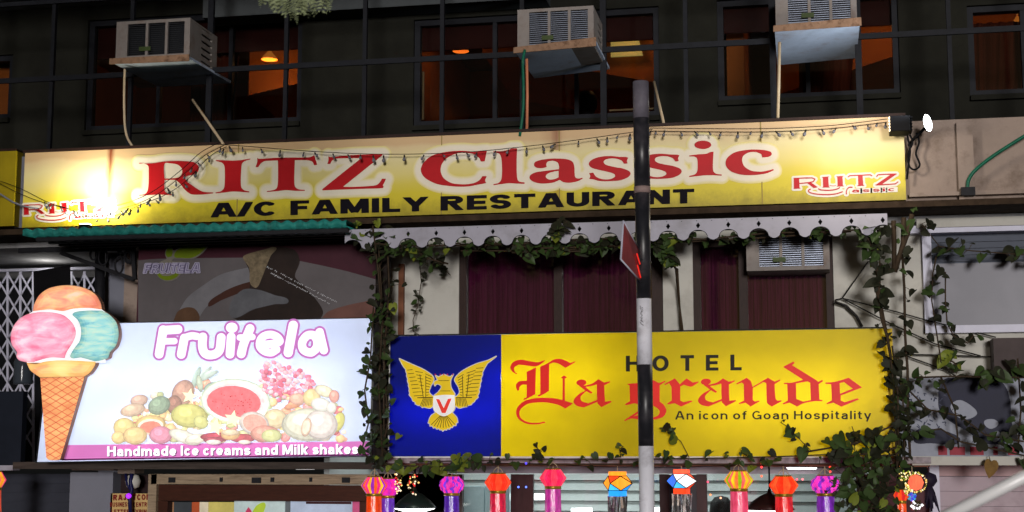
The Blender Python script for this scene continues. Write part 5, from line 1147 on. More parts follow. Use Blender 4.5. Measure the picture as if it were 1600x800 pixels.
# ------------------------------------------------------------------ paper lanterns hung from the canopy
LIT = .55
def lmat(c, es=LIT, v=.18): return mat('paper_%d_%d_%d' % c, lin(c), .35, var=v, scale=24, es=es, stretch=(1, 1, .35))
m_gold = mat('gold_band', lin((150, 120, 40)), .3, .6, var=.5, scale=40, es=.12)
GROUP = 'paper lanterns under the canopy'
zcan = P(1000, 728, 12.2).z
def kandil(x, y0, y1, r, top, body, Y, label, wx=None, pleats=14, h1=26):
    p = P(x, y0, Y); s = fdepth(Y)/FPX; o = thing('paper_lantern', (p.x, p.y, p.z), label, 'lantern', GROUP)
    z = p.z; R = r*s*.92; H1 = h1*s
    MB().tube([(p.x, p.y, z), (p.x, p.y+.01, max(z+.01, zcan))], .004, 5).build('cord', m_pvc, o)
    hp = MB(); hp.tube([(p.x-R*.5, p.y, z-.01), (p.x-R*.3, p.y, z+.03), (p.x, p.y, z+.055), (p.x+R*.3, p.y, z+.03), (p.x+R*.5, p.y, z-.01)], .003, 5); hp.build('hanger', m_pvc, o)
    fr_ = MB(); fr_.lathe((p.x, p.y, z), [(R*.6, 0), (R*.72, -H1*.12), (R*1.06, -H1*.48), (R*1.08, -H1*.54), (R*.76, -H1*.9), (R*.66, -H1)], 96, 0, 24, .045, False)
    for f, mi in zip(range(len(fr_.m)), range(len(fr_.m))): fr_.m[f] = int((f % 96)/96*(24 if len(top) > 2 else 12)) % len(top)
    q_ = random.Random(int(x)+5)
    prof = [(.8, -.12), (1.0, -.38), (1.02, -.62), (.84, -.86)]
    for ri in range(3 if top[0][2] > 120 and top[0][0] < 225 else 0):
        n_ = 18
        for k in range(n_):
            a = 2*math.pi*(k+.5*(ri % 2))/n_; da = math.pi/n_*.92
            def pt_(t, aa, out): 
                i0 = min(2, int(t*3)); f0 = t*3-i0; rr = R*(prof[i0][0]*(1-f0)+prof[i0+1][0]*f0)*out; zz = H1*(prof[i0][1]*(1-f0)+prof[i0+1][1]*f0)
                return (p.x+rr*math.cos(aa), p.y+rr*math.sin(aa), z+zz)
            t0 = ri/3; fr_.add([pt_(t0, a, 1.02), pt_(t0+.18, a-da, 1.05), pt_(t0+.36, a, 1.13), pt_(t0+.18, a+da, 1.05), pt_(t0+.18, a, 1.12)], [(0, 1, 4), (1, 2, 4), (2, 3, 4), (3, 0, 4)], (k+ri) % len(top))
    fr_.build('frill', [lmat(c, .85, .4) for c in top], o)
    MB().lathe((p.x, p.y, z+.001), [(R*.2, .0), (R*.62, .006), (R*.63, -.006)], 24).build('top_ring', m_gold, o)
    MB().lathe((p.x, p.y, z-H1), [(R*.67, .003), (R*.70, -.004), (R*.70, -.018), (R*.66, -.022)], 24).build('band', m_gold, o)
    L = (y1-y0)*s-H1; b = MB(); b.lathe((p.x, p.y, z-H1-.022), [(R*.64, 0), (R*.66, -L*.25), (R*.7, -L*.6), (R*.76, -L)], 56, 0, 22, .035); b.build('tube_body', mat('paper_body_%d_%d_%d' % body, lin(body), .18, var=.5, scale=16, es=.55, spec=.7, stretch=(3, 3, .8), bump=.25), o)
    tl = MB(); q = random.Random(int(x))
    for k in range(26):
        a = 2*math.pi*k/26; rr = R*.74; x0, y0_ = p.x+rr*math.cos(a), p.y+rr*math.sin(a); l = q.uniform(.14, .24)
        t0 = Vector((x0, y0_, z-H1-.02-L)); t1 = t0+Vector((q.uniform(-.02, .02), q.uniform(-.02, .02), -l)); w = Vector((-math.sin(a), math.cos(a), 0))*.007
        tl.hexa([t0-w, t1-w, t1+w, t0+w], [t0-w+Vector((0, .001, 0)), t1-w+Vector((0, .001, 0)), t1+w+Vector((0, .001, 0)), t0+w+Vector((0, .001, 0))])
    tl.build('streamers', lmat(body), o); return o
kandil(606, 748, 850, 18, [(214, 40, 150), (190, 40, 170)], (92, 44, 170), 12.02, 'magenta topped purple lantern half hidden behind the orange one')
kandil(585, 745, 850, 20, [(236, 40, 120), (255, 170, 40), (150, 40, 170), (255, 90, 30)], (255, 66, 16), 11.9, 'bright orange lantern with pink, yellow and purple frill at the left end')
kandil(706, 744, 850, 19, [(220, 40, 150), (110, 50, 190), (214, 60, 170)], (74, 36, 150), 11.9, 'purple lantern with magenta frill below the blue eagle panel')
kandil(778, 740, 850, 20, [(255, 50, 30), (255, 70, 40)], (196, 30, 62), 11.9, 'red orange frilled lantern with crimson body below the left edge of the yellow panel')
kandil(864, 733, 850, 20, [(240, 36, 84), (250, 60, 90)], (176, 50, 140), 11.9, 'pink frilled lantern with pink to purple shiny body left of the blue cube lantern')
kandil(1154, 736, 850, 21, [(255, 180, 30), (255, 120, 60), (150, 180, 20), (255, 96, 90)], (255, 74, 110), 11.9, 'yellow, orange and green frilled lantern with a pink body')
kandil(1224, 744, 850, 21, [(255, 52, 24), (255, 84, 40)], (230, 40, 44), 11.9, 'plain red lantern with orange frill below the small tagline on the yellow sign')
kandil(1289, 743, 815, 21, [(214, 50, 170), (120, 40, 170), (230, 60, 180)], (110, 40, 160), 11.9, 'violet lantern with pink scaled frill left of the bush')
kandil(-7, 737, 800, 17, [(230, 60, 110), (240, 150, 40)], (236, 90, 60), 11.9, 'pink and orange lantern cut by the left edge of the picture')
kandil(1408, 765, 850, 11, [(255, 80, 30), (200, 40, 40)], (255, 72, 20), 11.95, 'small orange lantern left of the beaded star', h1=16)
def cubelantern(x, y0, y1, w, cols, Y, rot, label):
    c = P(x, (y0+y1)/2, Y); s = fdepth(Y)/FPX; R = w/2*s*1.1; o = thing('cube_lantern', tuple(c), label, 'lantern', GROUP)
    rz = (y1-y0)/2*s*.72
    a8 = [R_(rot+90*k) for k in range(4)]; b8 = [R_(rot+45+90*k) for k in range(4)]
    top = [Vector((c.x+R*.6*math.cos(a), c.y+R*.6*math.sin(a), c.z+rz)) for a in a8]; mid = [Vector((c.x+R*math.cos(a), c.y+R*math.sin(a), c.z)) for a in b8]; bot = [Vector((c.x+R*.6*math.cos(a), c.y+R*.6*math.sin(a), c.z-rz)) for a in a8]
    vs = top+mid+bot; fs = []; ms = []
    for k in range(4):
        k1 = (k+1) % 4
        fs += [(k, k1, 4+k), (8+k, 8+k1, 4+k)]; ms += [0+k % 2, 2+k % 2]
        fs += [(k1, 4+k, 8+k1, 4+k1)]; ms += [4+k]
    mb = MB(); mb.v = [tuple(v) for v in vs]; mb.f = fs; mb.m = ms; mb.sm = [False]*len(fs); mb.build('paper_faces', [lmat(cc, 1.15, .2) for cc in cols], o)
    fr_ = MB(); E_ = set()
    for f in fs:
        for i in range(len(f)): E_.add(tuple(sorted((f[i], f[(i+1) % len(f)]))))
    for i, j in E_: fr_.tube([vs[i], vs[j]], .0035, 5)
    fr_.build('frame', m_black, o)
    for z0, z1, nm, cc in ((rz, rz+.035, 'top_collar', cols[1]), (-rz-.045, -rz, 'bottom_collar', cols[3])):
        b = MB(); n4 = [Vector((c.x+R*.58*math.cos(a), c.y+R*.58*math.sin(a), 0)) for a in a8]
        q0 = [Vector((v.x, v.y, c.z+z0)) for v in n4]; q1 = [Vector((v.x, v.y, c.z+z1)) for v in n4]; b.add(q0+q1, [(k, (k+1) % 4, 4+(k+1) % 4, 4+k) for k in range(4)]); b.build(nm, lmat(cc, .8, .08), o)
    MB().tube([(c.x, c.y, c.z+rz+.03), (c.x, c.y, zcan)], .003, 5).build('cord', m_pvc, o)
    tl = MB(); q = random.Random(int(x))
    for k in range(30):
        a = 2*math.pi*k/30; rr = R*q.uniform(.35, .62); t0 = Vector((c.x+rr*math.cos(a), c.y+rr*math.sin(a), c.z-rz-.045)); w = Vector((math.cos(a*3), math.sin(a*3), 0))*.009; pts = [t0]
        for j in range(4): pts.append(pts[-1]+Vector((q.uniform(-.014, .014), q.uniform(-.014, .014), -.09)))
        for j in range(4):
            e = Vector((0, .0008, 0)); tl.hexa([pts[j]-w, pts[j+1]-w, pts[j+1]+w, pts[j]+w], [pts[j]-w+e, pts[j+1]-w+e, pts[j+1]+w+e, pts[j]+w+e])
    tl.build('foil_streamers', mat('foil', (.62, .6, .62), .18, .9, var=.4, scale=30), o)
O_, RD, BL, LB, WH = (255, 150, 40), (240, 66, 30), (40, 150, 250), (70, 190, 250), (250, 250, 250)
cubelantern(965, 740, 770, 45, [RD, O_, LB, BL, O_, BL, LB, O_], 11.88, 205, 'faceted lantern with orange and blue panes left of the striped pole')
cubelantern(1065, 737, 766, 44, [WH, (250, 90, 60), LB, RD, WH, WH, (60, 110, 220), (60, 110, 220)], 11.88, 212, 'faceted lantern with white, blue and red panes right of the striped pole')
# beaded and tinsel ornaments
def beads(mb, x, y, Y, n, rx, ry, rad, seed, nm, mode='ball'):
    q = random.Random(seed)
    for k in range(n):
        a = 2*math.pi*q.random(); t = math.sqrt(q.random()) if mode == 'ball' else q.uniform(.88, 1)
        c = P(x+rx*t*math.cos(a), y+ry*t*math.sin(a), Y+q.uniform(-.03, .03)); r = rad*q.uniform(.7, 1.2)
        mb.add([c+Vector(v)*r for v in ((1, 0, 0), (-1, 0, 0), (0, 1, 0), (0, -1, 0), (0, 0, 1), (0, 0, -1))], [(0, 2, 4), (2, 1, 4), (1, 3, 4), (3, 0, 4), (2, 0, 5), (1, 2, 5), (3, 1, 5), (0, 3, 5)], q.randrange(nm), True)
bs = thing('beaded_star', tuple(P(1430, 755, 11.85)), 'beaded star ornament with orange centre hanging at the right end', 'ornament', 'glittering ornaments')
GB = [glow('bead_gold', lin((255, 214, 120)), .9), glow('bead_cream', lin((255, 240, 200)), 1.0), mat('bead_dark', lin((70, 60, 20)), .3), glow('bead_green', lin((130, 160, 30)), .5)]
mb = MB(); beads(mb, 1417, 744, 11.87, 90, 13, 9, .007, 1, 4); beads(mb, 1419, 765, 11.87, 70, 7, 9, .007, 2, 4); beads(mb, 1431, 754, 11.84, 130, 17, 16, .0075, 3, 4, 'ring'); mb.build('bead_rim', GB, bs)
c = P(1431, 754, 11.83); hx = MB(); hv = [(c.x+.058*math.cos(R_(a)), c.y, c.z+.062*math.sin(R_(a))) for a in range(0, 360, 45)]; hb_ = [(v[0], v[1]+.03, v[2]) for v in hv]
hx.add(hv+hb_, [tuple(range(8)), tuple(range(15, 7, -1))]+[(k, 8+k, 8+(k+1) % 8, (k+1) % 8) for k in range(8)]); hx.build('orange_centre', lmat((250, 84, 40), .8, .4), bs)
mb = MB(); beads(mb, 1425, 776, 11.86, 40, 6, 6, .01, 4, 3); mb.build('blue_beads', [glow('bead_blue', lin((40, 70, 200)), .8), glow('bead_violet', lin((110, 80, 200)), .7), glow('bead_cyan', lin((70, 170, 190)), .7)], bs)
mb = MB(); beads(mb, 1432, 790, 11.86, 46, 9, 8, .011, 5, 3); mb.build('white_beads', [glow('bead_white', (1, 1, 1), 1.3), mat('bead_silver', (.6, .6, .65), .15, .9), mat('bead_dark', (0, 0, 0))], bs)
MB().tube([P(1425, 738, 11.86), (P(1425, 738, 11.86).x, 11.86, zcan)], .003, 5).build('cord', m_pvc, bs)
tb = MB(); q = random.Random(9)
for k in range(18):
    a = P(1450+q.uniform(-4, 4), 752, 12.0); b = P(1454+q.uniform(-9, 14), 795+q.uniform(-10, 6), 11.98+q.uniform(-.04, .04)); tb.tube([a, (a+b)/2+Vector((.01, 0, 0)), b], [.012, .014, .004], 5)
v = P(1452, 752, 12.0); tb.lathe(v, [(.001, .07), (.05, .05), (.06, 0), (.03, -.04)], 12); tb.tube([v, (v.x, v.y, zcan)], .003, 5)
tag(tb.build('dark_tassel', mat('tassel_navy', lin((34, 26, 46)), .6, var=.4, scale=30)), 'dark navy tassel right of the beaded star', 'ornament', 'glittering ornaments')
for x, y, rx, ry, n, lab in ((622, 752, 6, 20, 60, 'string of gold and red beads beside the orange lantern'), (646, 758, 9, 18, 36, 'second glittering bead drop left of the hanging lamp, above its shade')):
    mb = MB(); beads(mb, x, y, 11.9, n, rx, ry, .009, int(x), 5); a = P(x, y-ry, 11.9); mb.tube([P(x, y+ry*.6, 11.9), a, (a.x, a.y, zcan+.02)], .003, 5, 2)
    tag(mb.build('bead_string', [GB[0], glow('bead_red', lin((230, 40, 40)), .8), mat('bead_dark', (0, 0, 0)), mat('bead_olive', lin((110, 100, 40)), .3), GB[1]]), lab, 'ornament', 'glittering ornaments')
# shaded lamps
def shade(x, yr, w, label, Y=12.3, c=(34, 48, 42)):
    s = fdepth(Y)/FPX; p = P(x, yr, Y); R = w/2*s; o = thing('shaded_lamp', (p.x, p.y, p.z), label, 'lamp', 'dark shaded lamps before the hotel door')
    MB().lathe(p, [(.012, .16), (.02, .13), (R*.4, .105), (R*.75, .055), (R, 0), (R*.97, -.004), (R*.7, .045), (R*.3, .09)], 28).build('lamp_shade', mat('shade_%d' % c[0], lin(c), .35, .2, var=.2), o)
    MB().lathe((p.x, p.y, p.z), [(.001, -.035), (R*.5, -.032), (R*.9, -.012), (R*.95, .0)], 24).build('diffuser', glow('lamp_white', (1, 1, .95), 5), o)
    MB().tube([(p.x, p.y, p.z+.15), (p.x, p.y, zcan+.02)], .008, 6).build('rod', m_dark, o)
    light('bulb', 'POINT', (p.x, p.y, p.z-.1), 5, (1, .98, .92), .08, parent=o)
shade(648, 793, 68, 'dark green domed lamp glowing white below the blue eagle panel')
shade(1203, 796, 74, 'dark brown domed lamp glowing white below the red lantern', c=(44, 30, 28))
# fairy lights along the canopy
fy = thing('fairy_lights', tuple(P(1000, 728, 12.0)), 'thin wire of tiny coloured fairy lights along the canopy edge', 'fairy lights')
pts = sm([(590, 727, 11.99), (700, 730, 11.98), (731, 725, 11.98), (822, 724, 11.98), (930, 729, 11.98), (1060, 730, 11.98), (1190, 726, 11.98), (1297, 731, 11.98), (1400, 728, 11.98)], 4)
MB().tube([P(*p) for p in pts], .003, 5).build('wire', m_black, fy)
for x, y, c, st in ((627, 726, (255, 130, 40), 3), (731, 725, (70, 70, 255), 3), (822, 724, (70, 60, 240), 2.5), (810, 761, (90, 120, 255), 2.5), (822, 761, (90, 120, 255), 2.5), (1190, 725, (255, 60, 60), 2.5), (1190, 730, (255, 60, 60), 2.5), (1175, 731, (255, 120, 40), 1.5), (1106, 753, (255, 80, 110), 2), (1190, 744, (255, 110, 70), 2), (1245, 749, (255, 90, 110), 2), (1254, 749, (255, 120, 130), 2), (1297, 730, (255, 60, 40), 2.5), (1297, 737, (255, 70, 60), 2.5), (1404, 729, (255, 120, 60), 2), (1405, 758, (255, 80, 80), 1.5), (1383, 735, (255, 90, 40), 1.5), (1110, 773, (255, 150, 90), 1.6), (1126, 778, (255, 180, 140), 1.6)):
    p = P(x, y, 11.95 if y < 740 else 12.3); MB().lathe(p, [(.001, .009), (.008, .004), (.008, -.004), (.001, -.009)], 8).build('bulb', glow('fairy_%d_%d_%d' % c, lin(c), st), fy)

# ------------------------------------------------------------------ string of unlit clear bulbs across the restaurant sign
YL = 11.9
sl_ = thing('string_lights', tuple(P(700, 240, YL)), 'wires of small unlit bulbs drooping across the front of the restaurant sign', 'string lights')
w1 = sm([(-60, 268, YL), (0, 283, YL), (35, 296, YL), (80, 318, YL), (130, 329, YL), (185, 327, YL), (240, 307, YL), (290, 270, YL), (320, 243, YL), (350, 227, YL)], 5)
w2 = [(x+4, y+6+4*math.sin(x*.05), Y) for x, y, Y in w1]; w3 = [(x-6, y-5, Y) for x, y, Y in w1 if x > 150]
w4 = sm([(345, 226, YL), (390, 229, YL), (480, 236, YL), (570, 240.5, YL), (660, 240.5, YL), (740, 237, YL), (820, 229, YL), (900, 219, YL), (985, 207, YL), (1020, 202, YL)], 5)
w5 = sm([(1015, 200, YL), (1100, 201, YL), (1200, 201, YL), (1300, 196, YL), (1386, 186, YL)], 5); w6 = [(x, y+5, Y) for x, y, Y in w5]
wr = MB()
for w in (w1, w2, w3, w4, w5, w6): wr.tube([P(*p) for p in w], .0032, 5)
wr.build('wire', m_black, sl_)
m_bulb = mat('clear_bulb', lin((104, 104, 112)), .2, var=.35, scale=30); m_sock = mat('bulb_socket', lin((48, 44, 38)), .5)
proto = None; q = random.Random(21)
def bulb(x, y, big):
    global proto
    p = P(x, y, YL-.004)
    if proto is None:
        mb = MB(); mb.lathe((0, 0, 0), [(.001, 0), (.009, -.003), (.011, -.03), (.008, -.036)], 8, 1); mb.lathe((0, 0, 0), [(.008, -.034), (.017, -.048), (.019, -.062), (.012, -.078), (.001, -.083)], 10, 0)
        proto = mb.build('bulb', [m_bulb, m_sock]); o = proto
    else: o = proto.copy(); COL.objects.link(o)
    o.parent = sl_; o.location = p-Vector(sl_['_o']); o.rotation_euler = (q.uniform(-.5, .5), q.uniform(-.9, .9), q.uniform(0, 3)); f = q.uniform(.5, .8)*(1 if big else .7); o.scale = (f, f, f)
def along(w, d, jit, big, dy=1.5):
    acc = 0; nxt = d*.5
    for i in range(len(w)-1):
        L = math.hypot(w[i+1][0]-w[i][0], w[i+1][1]-w[i][1])
        while acc+L > nxt:
            t = (nxt-acc)/L; bulb(w[i][0]+t*(w[i+1][0]-w[i][0]), w[i][1]+t*(w[i+1][1]-w[i][1])+dy, big); nxt += d*q.uniform(1-jit, 1+jit)
        acc += L
along([p for p in w1 if p[0] > 60], 17, .4, True); along([p for p in w2 if p[0] > 60], 22, .5, True); along(w4, 26, .45, True); along(w5, 20, .35, True, 4)
tw = MB(); tw.tube([P(x, y, YL-.02) for x, y in ((-40, 300), (0, 303), (20, 316), (36, 322), (60, 326))], .009, 6); tag(tw.build('pale_cable', m_grey), 'pale twisted cable crossing the gap left of the restaurant sign', 'cable')

# ------------------------------------------------------------------ creepers
def leaf(mb, c, size, nrm, roll, mi, fold=.25, elong=1.15):
    n = Vector(nrm).normalized(); u = n.cross(Vector((0, 0, 1))); u = u.normalized() if u.length > .05 else Vector((1, 0, 0)); v = u.cross(n)
    a, b = math.cos(roll), math.sin(roll); U = u*a+v*b; V = -u*b+v*a
    o = [(0, .42), (.14, .53), (.32, .52), (.46, .38), (.5, .16), (.44, -.1), (.3, -.34), (.13, -.54), (0, -.68), (-.13, -.54), (-.3, -.34), (-.44, -.1), (-.5, .16), (-.46, .38), (-.32, .52), (-.14, .53)]
    vs = [c+U*(x*size)+V*(y*size*elong)+n*(abs(x)*size*fold-.06*size*(y*2)**2) for x, y in o]+[c+V*(.05*size)-n*.02*size]
    mb.add(vs, [(16, k, (k+1) % 16) for k in range(16)], mi, True)
def vine(label, strands, leaves, name='creeper', seed=1, mats=None, cat='plant', group='creepers on the facade', thick=.007, jy=.05):
    q = random.Random(seed); mats = mats or [m_leaf, m_leafd, m_leafy]
    p0 = P(*strands[0][0]); o = thing(name, tuple(p0), label, cat, group); st = MB(); lf = MB(); paths = []
    for s in strands:
        ps = [P(*t)+Vector((0, q.uniform(-.01, .01), 0)) for t in s]; st.tube(ps, thick, 5); paths.append(ps)
    for n, (spread, size, wts) in leaves:
        pass
    tot = [sum((s[i+1]-s[i]).length for i in range(len(s)-1)) for s in paths]; T = sum(tot)
    for n, spread, size, wts in [(a, *b) for a, b in leaves]:
        for _ in range(n):
            r = q.random()*T; k = 0
            while r > tot[k] and k < len(paths)-1: r -= tot[k]; k += 1
            s = paths[k]; i = 0
            while i < len(s)-2 and r > (s[i+1]-s[i]).length: r -= (s[i+1]-s[i]).length; i += 1
            L = (s[i+1]-s[i]).length or 1; b = s[i].lerp(s[i+1], min(1, r/L)); d = spread*q.uniform(.5, 1.25); a = q.uniform(0, 2*math.pi)
            c = b+Vector((d*math.cos(a), q.uniform(-jy, jy*.4), d*math.sin(a)*.8)); sz = size*q.choice((.5, .7, .85, 1, 1.15, 1.35))*q.uniform(.85, 1.1)
            lf_n = Vector((q.uniform(-.9, .9), -1, q.uniform(-.1, 1.9))); mi = q.choices(range(len(mats)), wts)[0]
            leaf(lf, c, sz, lf_n, q.uniform(-1.3, 1.3)+(0 if q.random() < .8 else 3), mi, q.uniform(.1, .5))
            st.tube([b, (b+c)/2+Vector((0, 0, .008)), c+Vector((0, .004, 0))], .0022, 4)
    st.build('stems', m_stem, o); lf.build('foliage', mats, o); return o
DK = (3, 7, .3); MD = (8, 3, .6)
po_ = MB(); po_.box(P(586, 500, 11.98).x, P(604, 500, 11.98).x, 11.98, 12.1, P(590, 722, 11.98).z, P(590, 352, 11.98).z); tag(po_.build('gap_shade_strip', mat('gap_shade_dark', lin((34, 28, 26)), .8, var=.4, scale=8, stretch=(4, 4, .5))), 'dark strip added for the shaded gap between the two lower signs behind the creeper', 'post')  # dark strip added to stand for the shade between the signs
vine('dense dark creeper hanging in a column between the two lower signs', [[(582, 352, 11.72), (590, 420, 11.78), (598, 500, 11.8), (592, 600, 11.8), (598, 725, 11.82)], [(604, 360, 11.78), (608, 450, 11.82), (600, 560, 11.84), (606, 660, 11.84), (592, 730, 11.84)], [(590, 360, 11.8), (600, 520, 11.85), (600, 720, 11.86)]],
     [(125, (.06, .052, (3, 8, .1))), (34, (.12, .058, MD))], seed=2)
vine('thin trailing shoots at the right edge of the glowing fruit sign', [[(584, 480, 11.7), (579, 560, 11.66), (570, 610, 11.66), (576, 660, 11.66), (566, 700, 11.66), (578, 722, 11.66)]], [(30, (.045, .06, (7, 4, .6)))], seed=3)
vine('bushy creeper clump hanging below the left end of the scalloped valance', [[(560, 378, 11.78), (620, 384, 11.8), (690, 384, 11.82), (720, 380, 11.82)], [(640, 380, 11.85), (672, 405, 11.85), (700, 412, 11.85)], [(585, 372, 11.8), (640, 392, 11.84)]], [(110, (.08, .055, (7, 5, .6)))], seed=4)
vine('single hanging shoot of small leaves on the white wall left of the maroon window', [[(655, 405, 12.3), (658, 440, 12.3), (652, 480, 12.3), (645, 500, 12.3), (646, 518, 12.3), (656, 524, 12.3)], [(672, 400, 12.3), (695, 422, 12.3), (704, 430, 12.3)]], [(24, (.035, .05, DK))], seed=5, thick=.004)
vine('long creeper strung along the lower edge of the scalloped valance', [[(700, 384, 11.85), (800, 382, 11.85), (900, 374, 11.85), (1000, 372, 11.85), (1100, 374, 11.86), (1200, 364, 11.86), (1300, 362, 11.86), (1380, 356, 11.86)], [(720, 392, 11.88), (850, 392, 11.88), (980, 384, 11.88), (1060, 378, 11.88), (1180, 372, 11.9), (1330, 362, 11.9)]], [(120, (.05, .06, (8, 4, .6)))], seed=6)
vine('leafy tangle around the small white capped wire just above the black column window', [[(760, 380, 11.84), (850, 388, 11.85), (960, 384, 11.85)], [(800, 395, 11.86), (930, 392, 11.86)]], [(70, (.065, .058, (7, 5, .6)))], seed=7)
vine('creeper clump with bare twisted stem in front of the white pillar right of the pole', [[(1022, 375, 11.86), (1040, 395, 11.86), (1056, 420, 12.0), (1058, 445, 12.3), (1062, 480, 12.32), (1067, 518, 12.32)], [(1058, 420, 12.0), (1060, 450, 12.3), (1064, 516, 12.32)]], [(0, (.05, .07, MD))], seed=8, thick=.009)
vine('rounded leaf clump right behind the pole below the valance', [[(1016, 372, 11.85), (1040, 392, 11.85), (1060, 410, 11.85)], [(1030, 385, 11.88), (1050, 415, 11.88)]], [(48, (.055, .065, (7, 4, .6)))], seed=18)
vine('thick twining creeper with woody trunk right of the valance', [[(1425, 335, 11.9), (1418, 365, 11.9), (1405, 400, 11.9), (1398, 425, 11.9)], [(1412, 340, 11.9), (1411, 380, 11.9), (1400, 420, 11.9)], [(1396, 345, 11.9), (1397, 385, 11.9), (1397, 420, 11.9)]], [(10, (.06, .07, DK))], seed=9, thick=.02)
vine('dense leaf bunch at the right end of the valance', [[(1345, 352, 11.8), (1360, 380, 11.8), (1368, 410, 11.8)], [(1362, 350, 11.84), (1372, 380, 11.84), (1375, 415, 11.84)]], [(60, (.065, .062, (6, 5, .3)))], seed=10)
vine('dark vine climbing beside the right end of the yellow sign', [[(1366, 405, 11.86), (1374, 440, 11.86), (1373, 470, 11.86), (1378, 500, 11.84), (1386, 525, 11.84), (1392, 560, 11.84)], [(1372, 430, 11.86), (1366, 445, 11.86), (1376, 475, 11.86), (1384, 515, 11.84)]], [(26, (.06, .072, (1, 9, 0)))], seed=11, thick=.012)
vine('upright dark vine with paired leaves in front of the white wall', [[(1410, 400, 12.1), (1413, 450, 12.1), (1414, 520, 12.1), (1418, 580, 12.1), (1418, 640, 12.05), (1422, 715, 12.0)]], [(28, (.07, .072, (1, 9, 0)))], seed=12, thick=.011)
vine('two slender strands with round leaves before the frosted window', [[(1463, 400, 12.2), (1457, 430, 12.2), (1456, 470, 12.2), (1462, 510, 12.2), (1468, 550, 12.2), (1470, 566, 12.2)], [(1477, 425, 12.2), (1477, 470, 12.2), (1480, 505, 12.2), (1490, 525, 12.2), (1512, 536, 12.2), (1521, 524, 12.2)]], [(24, (.045, .065, (3, 7, .2)))], seed=13, thick=.006)
vine('row of leaves hanging under the lintel of the frosted window', [[(1440, 350, 12.1), (1468, 385, 12.2), (1520, 392, 12.2), (1600, 398, 12.2), (1680, 398, 12.2)]], [(26, (.06, .07, (3, 7, .2)))], seed=14, thick=.005)
vine('dark brown creeper column at the right side of the yellow sign', [[(1386, 520, 11.88), (1394, 580, 11.9), (1398, 650, 11.9), (1402, 735, 11.9)], [(1394, 540, 11.92), (1403, 620, 11.92), (1404, 735, 11.92)], [(1404, 560, 11.95), (1412, 640, 11.95), (1414, 730, 11.95)]], [(80, (.06, .062, (2, 9, .2)))], seed=15)
vine('creeper spreading over the white painted panel at the lower right', [[(1410, 600, 12.1), (1450, 640, 12.1), (1500, 650, 12.1), (1540, 680, 12.1), (1600, 690, 12.1)], [(1430, 590, 12.1), (1490, 588, 12.1), (1600, 590, 12.1)], [(1405, 680, 12.05), (1470, 670, 12.05), (1500, 690, 12.05), (1600, 712, 12.05)], [(1590, 560, 12.1), (1595, 640, 12.1), (1590, 710, 12.1)], [(1470, 588, 12.1), (1492, 640, 12.1), (1498, 700, 12.1)]],
     [(62, (.08, .075, (4, 7, .3)))], seed=16)
vine('yellow green leaf cluster on the wire beside the dark box', [[(1470, 556, 12.3), (1490, 566, 12.3), (1500, 576, 12.3)], [(1540, 590, 12.3), (1570, 572, 12.3), (1590, 575, 12.3)]], [(26, (.05, .085, (6, 2, 5)))], seed=17)
vine('low creeper running along the foot of the hotel sign', [[(640, 722, 11.9), (720, 720, 11.9), (800, 718, 11.9), (900, 718, 11.9), (1000, 718, 11.9), (1100, 716, 11.9), (1200, 714, 11.9), (1300, 710, 11.9), (1400, 712, 11.9)], [(660, 728, 11.92), (900, 726, 11.92), (1150, 726, 11.92), (1380, 724, 11.92)]], [(76, (.05, .05, (7, 4, 1)))], seed=19, thick=.005)
for i, (pts, n, lab) in enumerate((([(835, 712, 11.92), (846, 705, 11.92), (838, 699, 11.92)], 6, 'short twig with two dark leaves low on the yellow sign left of the pole'), ([(1077, 715, 11.92), (1064, 690, 11.92), (1048, 676, 11.92), (1040, 671, 11.92)], 10, 'twig rising over the yellow sign just right of the pole'), ([(1268, 705, 11.92), (1248, 685, 11.92), (1232, 668, 11.92), (1220, 660, 11.92)], 9, 'twig curling up below the word Hospitality on the yellow sign'), ([(1335, 705, 11.92), (1336, 680, 11.92), (1331, 666, 11.92)], 8, 'small sprig rising near the lower right corner of the yellow sign'), ([(970, 715, 11.92), (968, 702, 11.92), (974, 697, 11.92)], 6, 'tiny sprig just left of the pole at the foot of the yellow sign'))):
    vine(lab, [pts], [(n, (.035, .06, (6, 5, 1)))], name='sprig', seed=40+i, thick=.0035, group='sprigs over the yellow sign')
vine('spreading leafy boughs over the lower right corner of the yellow sign', [[(1260, 706, 11.88), (1320, 696, 11.86), (1390, 680, 11.86)], [(1290, 712, 11.88), (1340, 690, 11.86), (1395, 665, 11.86)], [(1320, 715, 11.86), (1400, 700, 11.86)]], [(34, (.07, .075, (6, 6, .5)))], seed=30)
vine('big dark bush hanging at the right of the lanterns', [[(1330, 730, 11.86), (1345, 760, 11.86), (1330, 800, 11.9), (1320, 840, 11.9)], [(1360, 725, 11.9), (1370, 770, 11.9), (1350, 830, 11.9)], [(1390, 730, 11.92), (1385, 780, 11.92), (1380, 830, 11.92)], [(1320, 745, 11.86), (1318, 780, 11.86)]], [(185, (.13, .064, (6, 6, .5)))], name='hanging_bush', seed=31)
vine('yellowing leaves caught above the orange lantern at the left end of the canopy', [[(600, 725, 11.86), (640, 728, 11.86), (680, 730, 11.86), (740, 722, 11.86)]], [(38, (.05, .075, (4, 2, 6)))], seed=32)
vine('small yellow flowering weed on the slab edge under the word FAMILY', [[(556, 352, 11.85), (562, 346, 11.85)], [(585, 350, 11.85), (590, 343, 11.85)]], [(16, (.03, .035, (1, 0, 8)))], name='weed', seed=33, thick=.003)
vine('cluster of leaves climbing onto the valance left of the pole', [[(862, 372, 11.7), (876, 355, 11.68), (886, 345, 11.68)]], [(18, (.045, .06, (8, 3, .8)))], seed=34, thick=.004)
mb = MB(); c = P(1548, 731, 12.0); leaf(mb, c, .105, (0.1, -1, .1), .2, 0, .25); mb.tube([c+Vector((0, 0, .05)), P(1545, 712, 12.05)], .003, 4, 1)
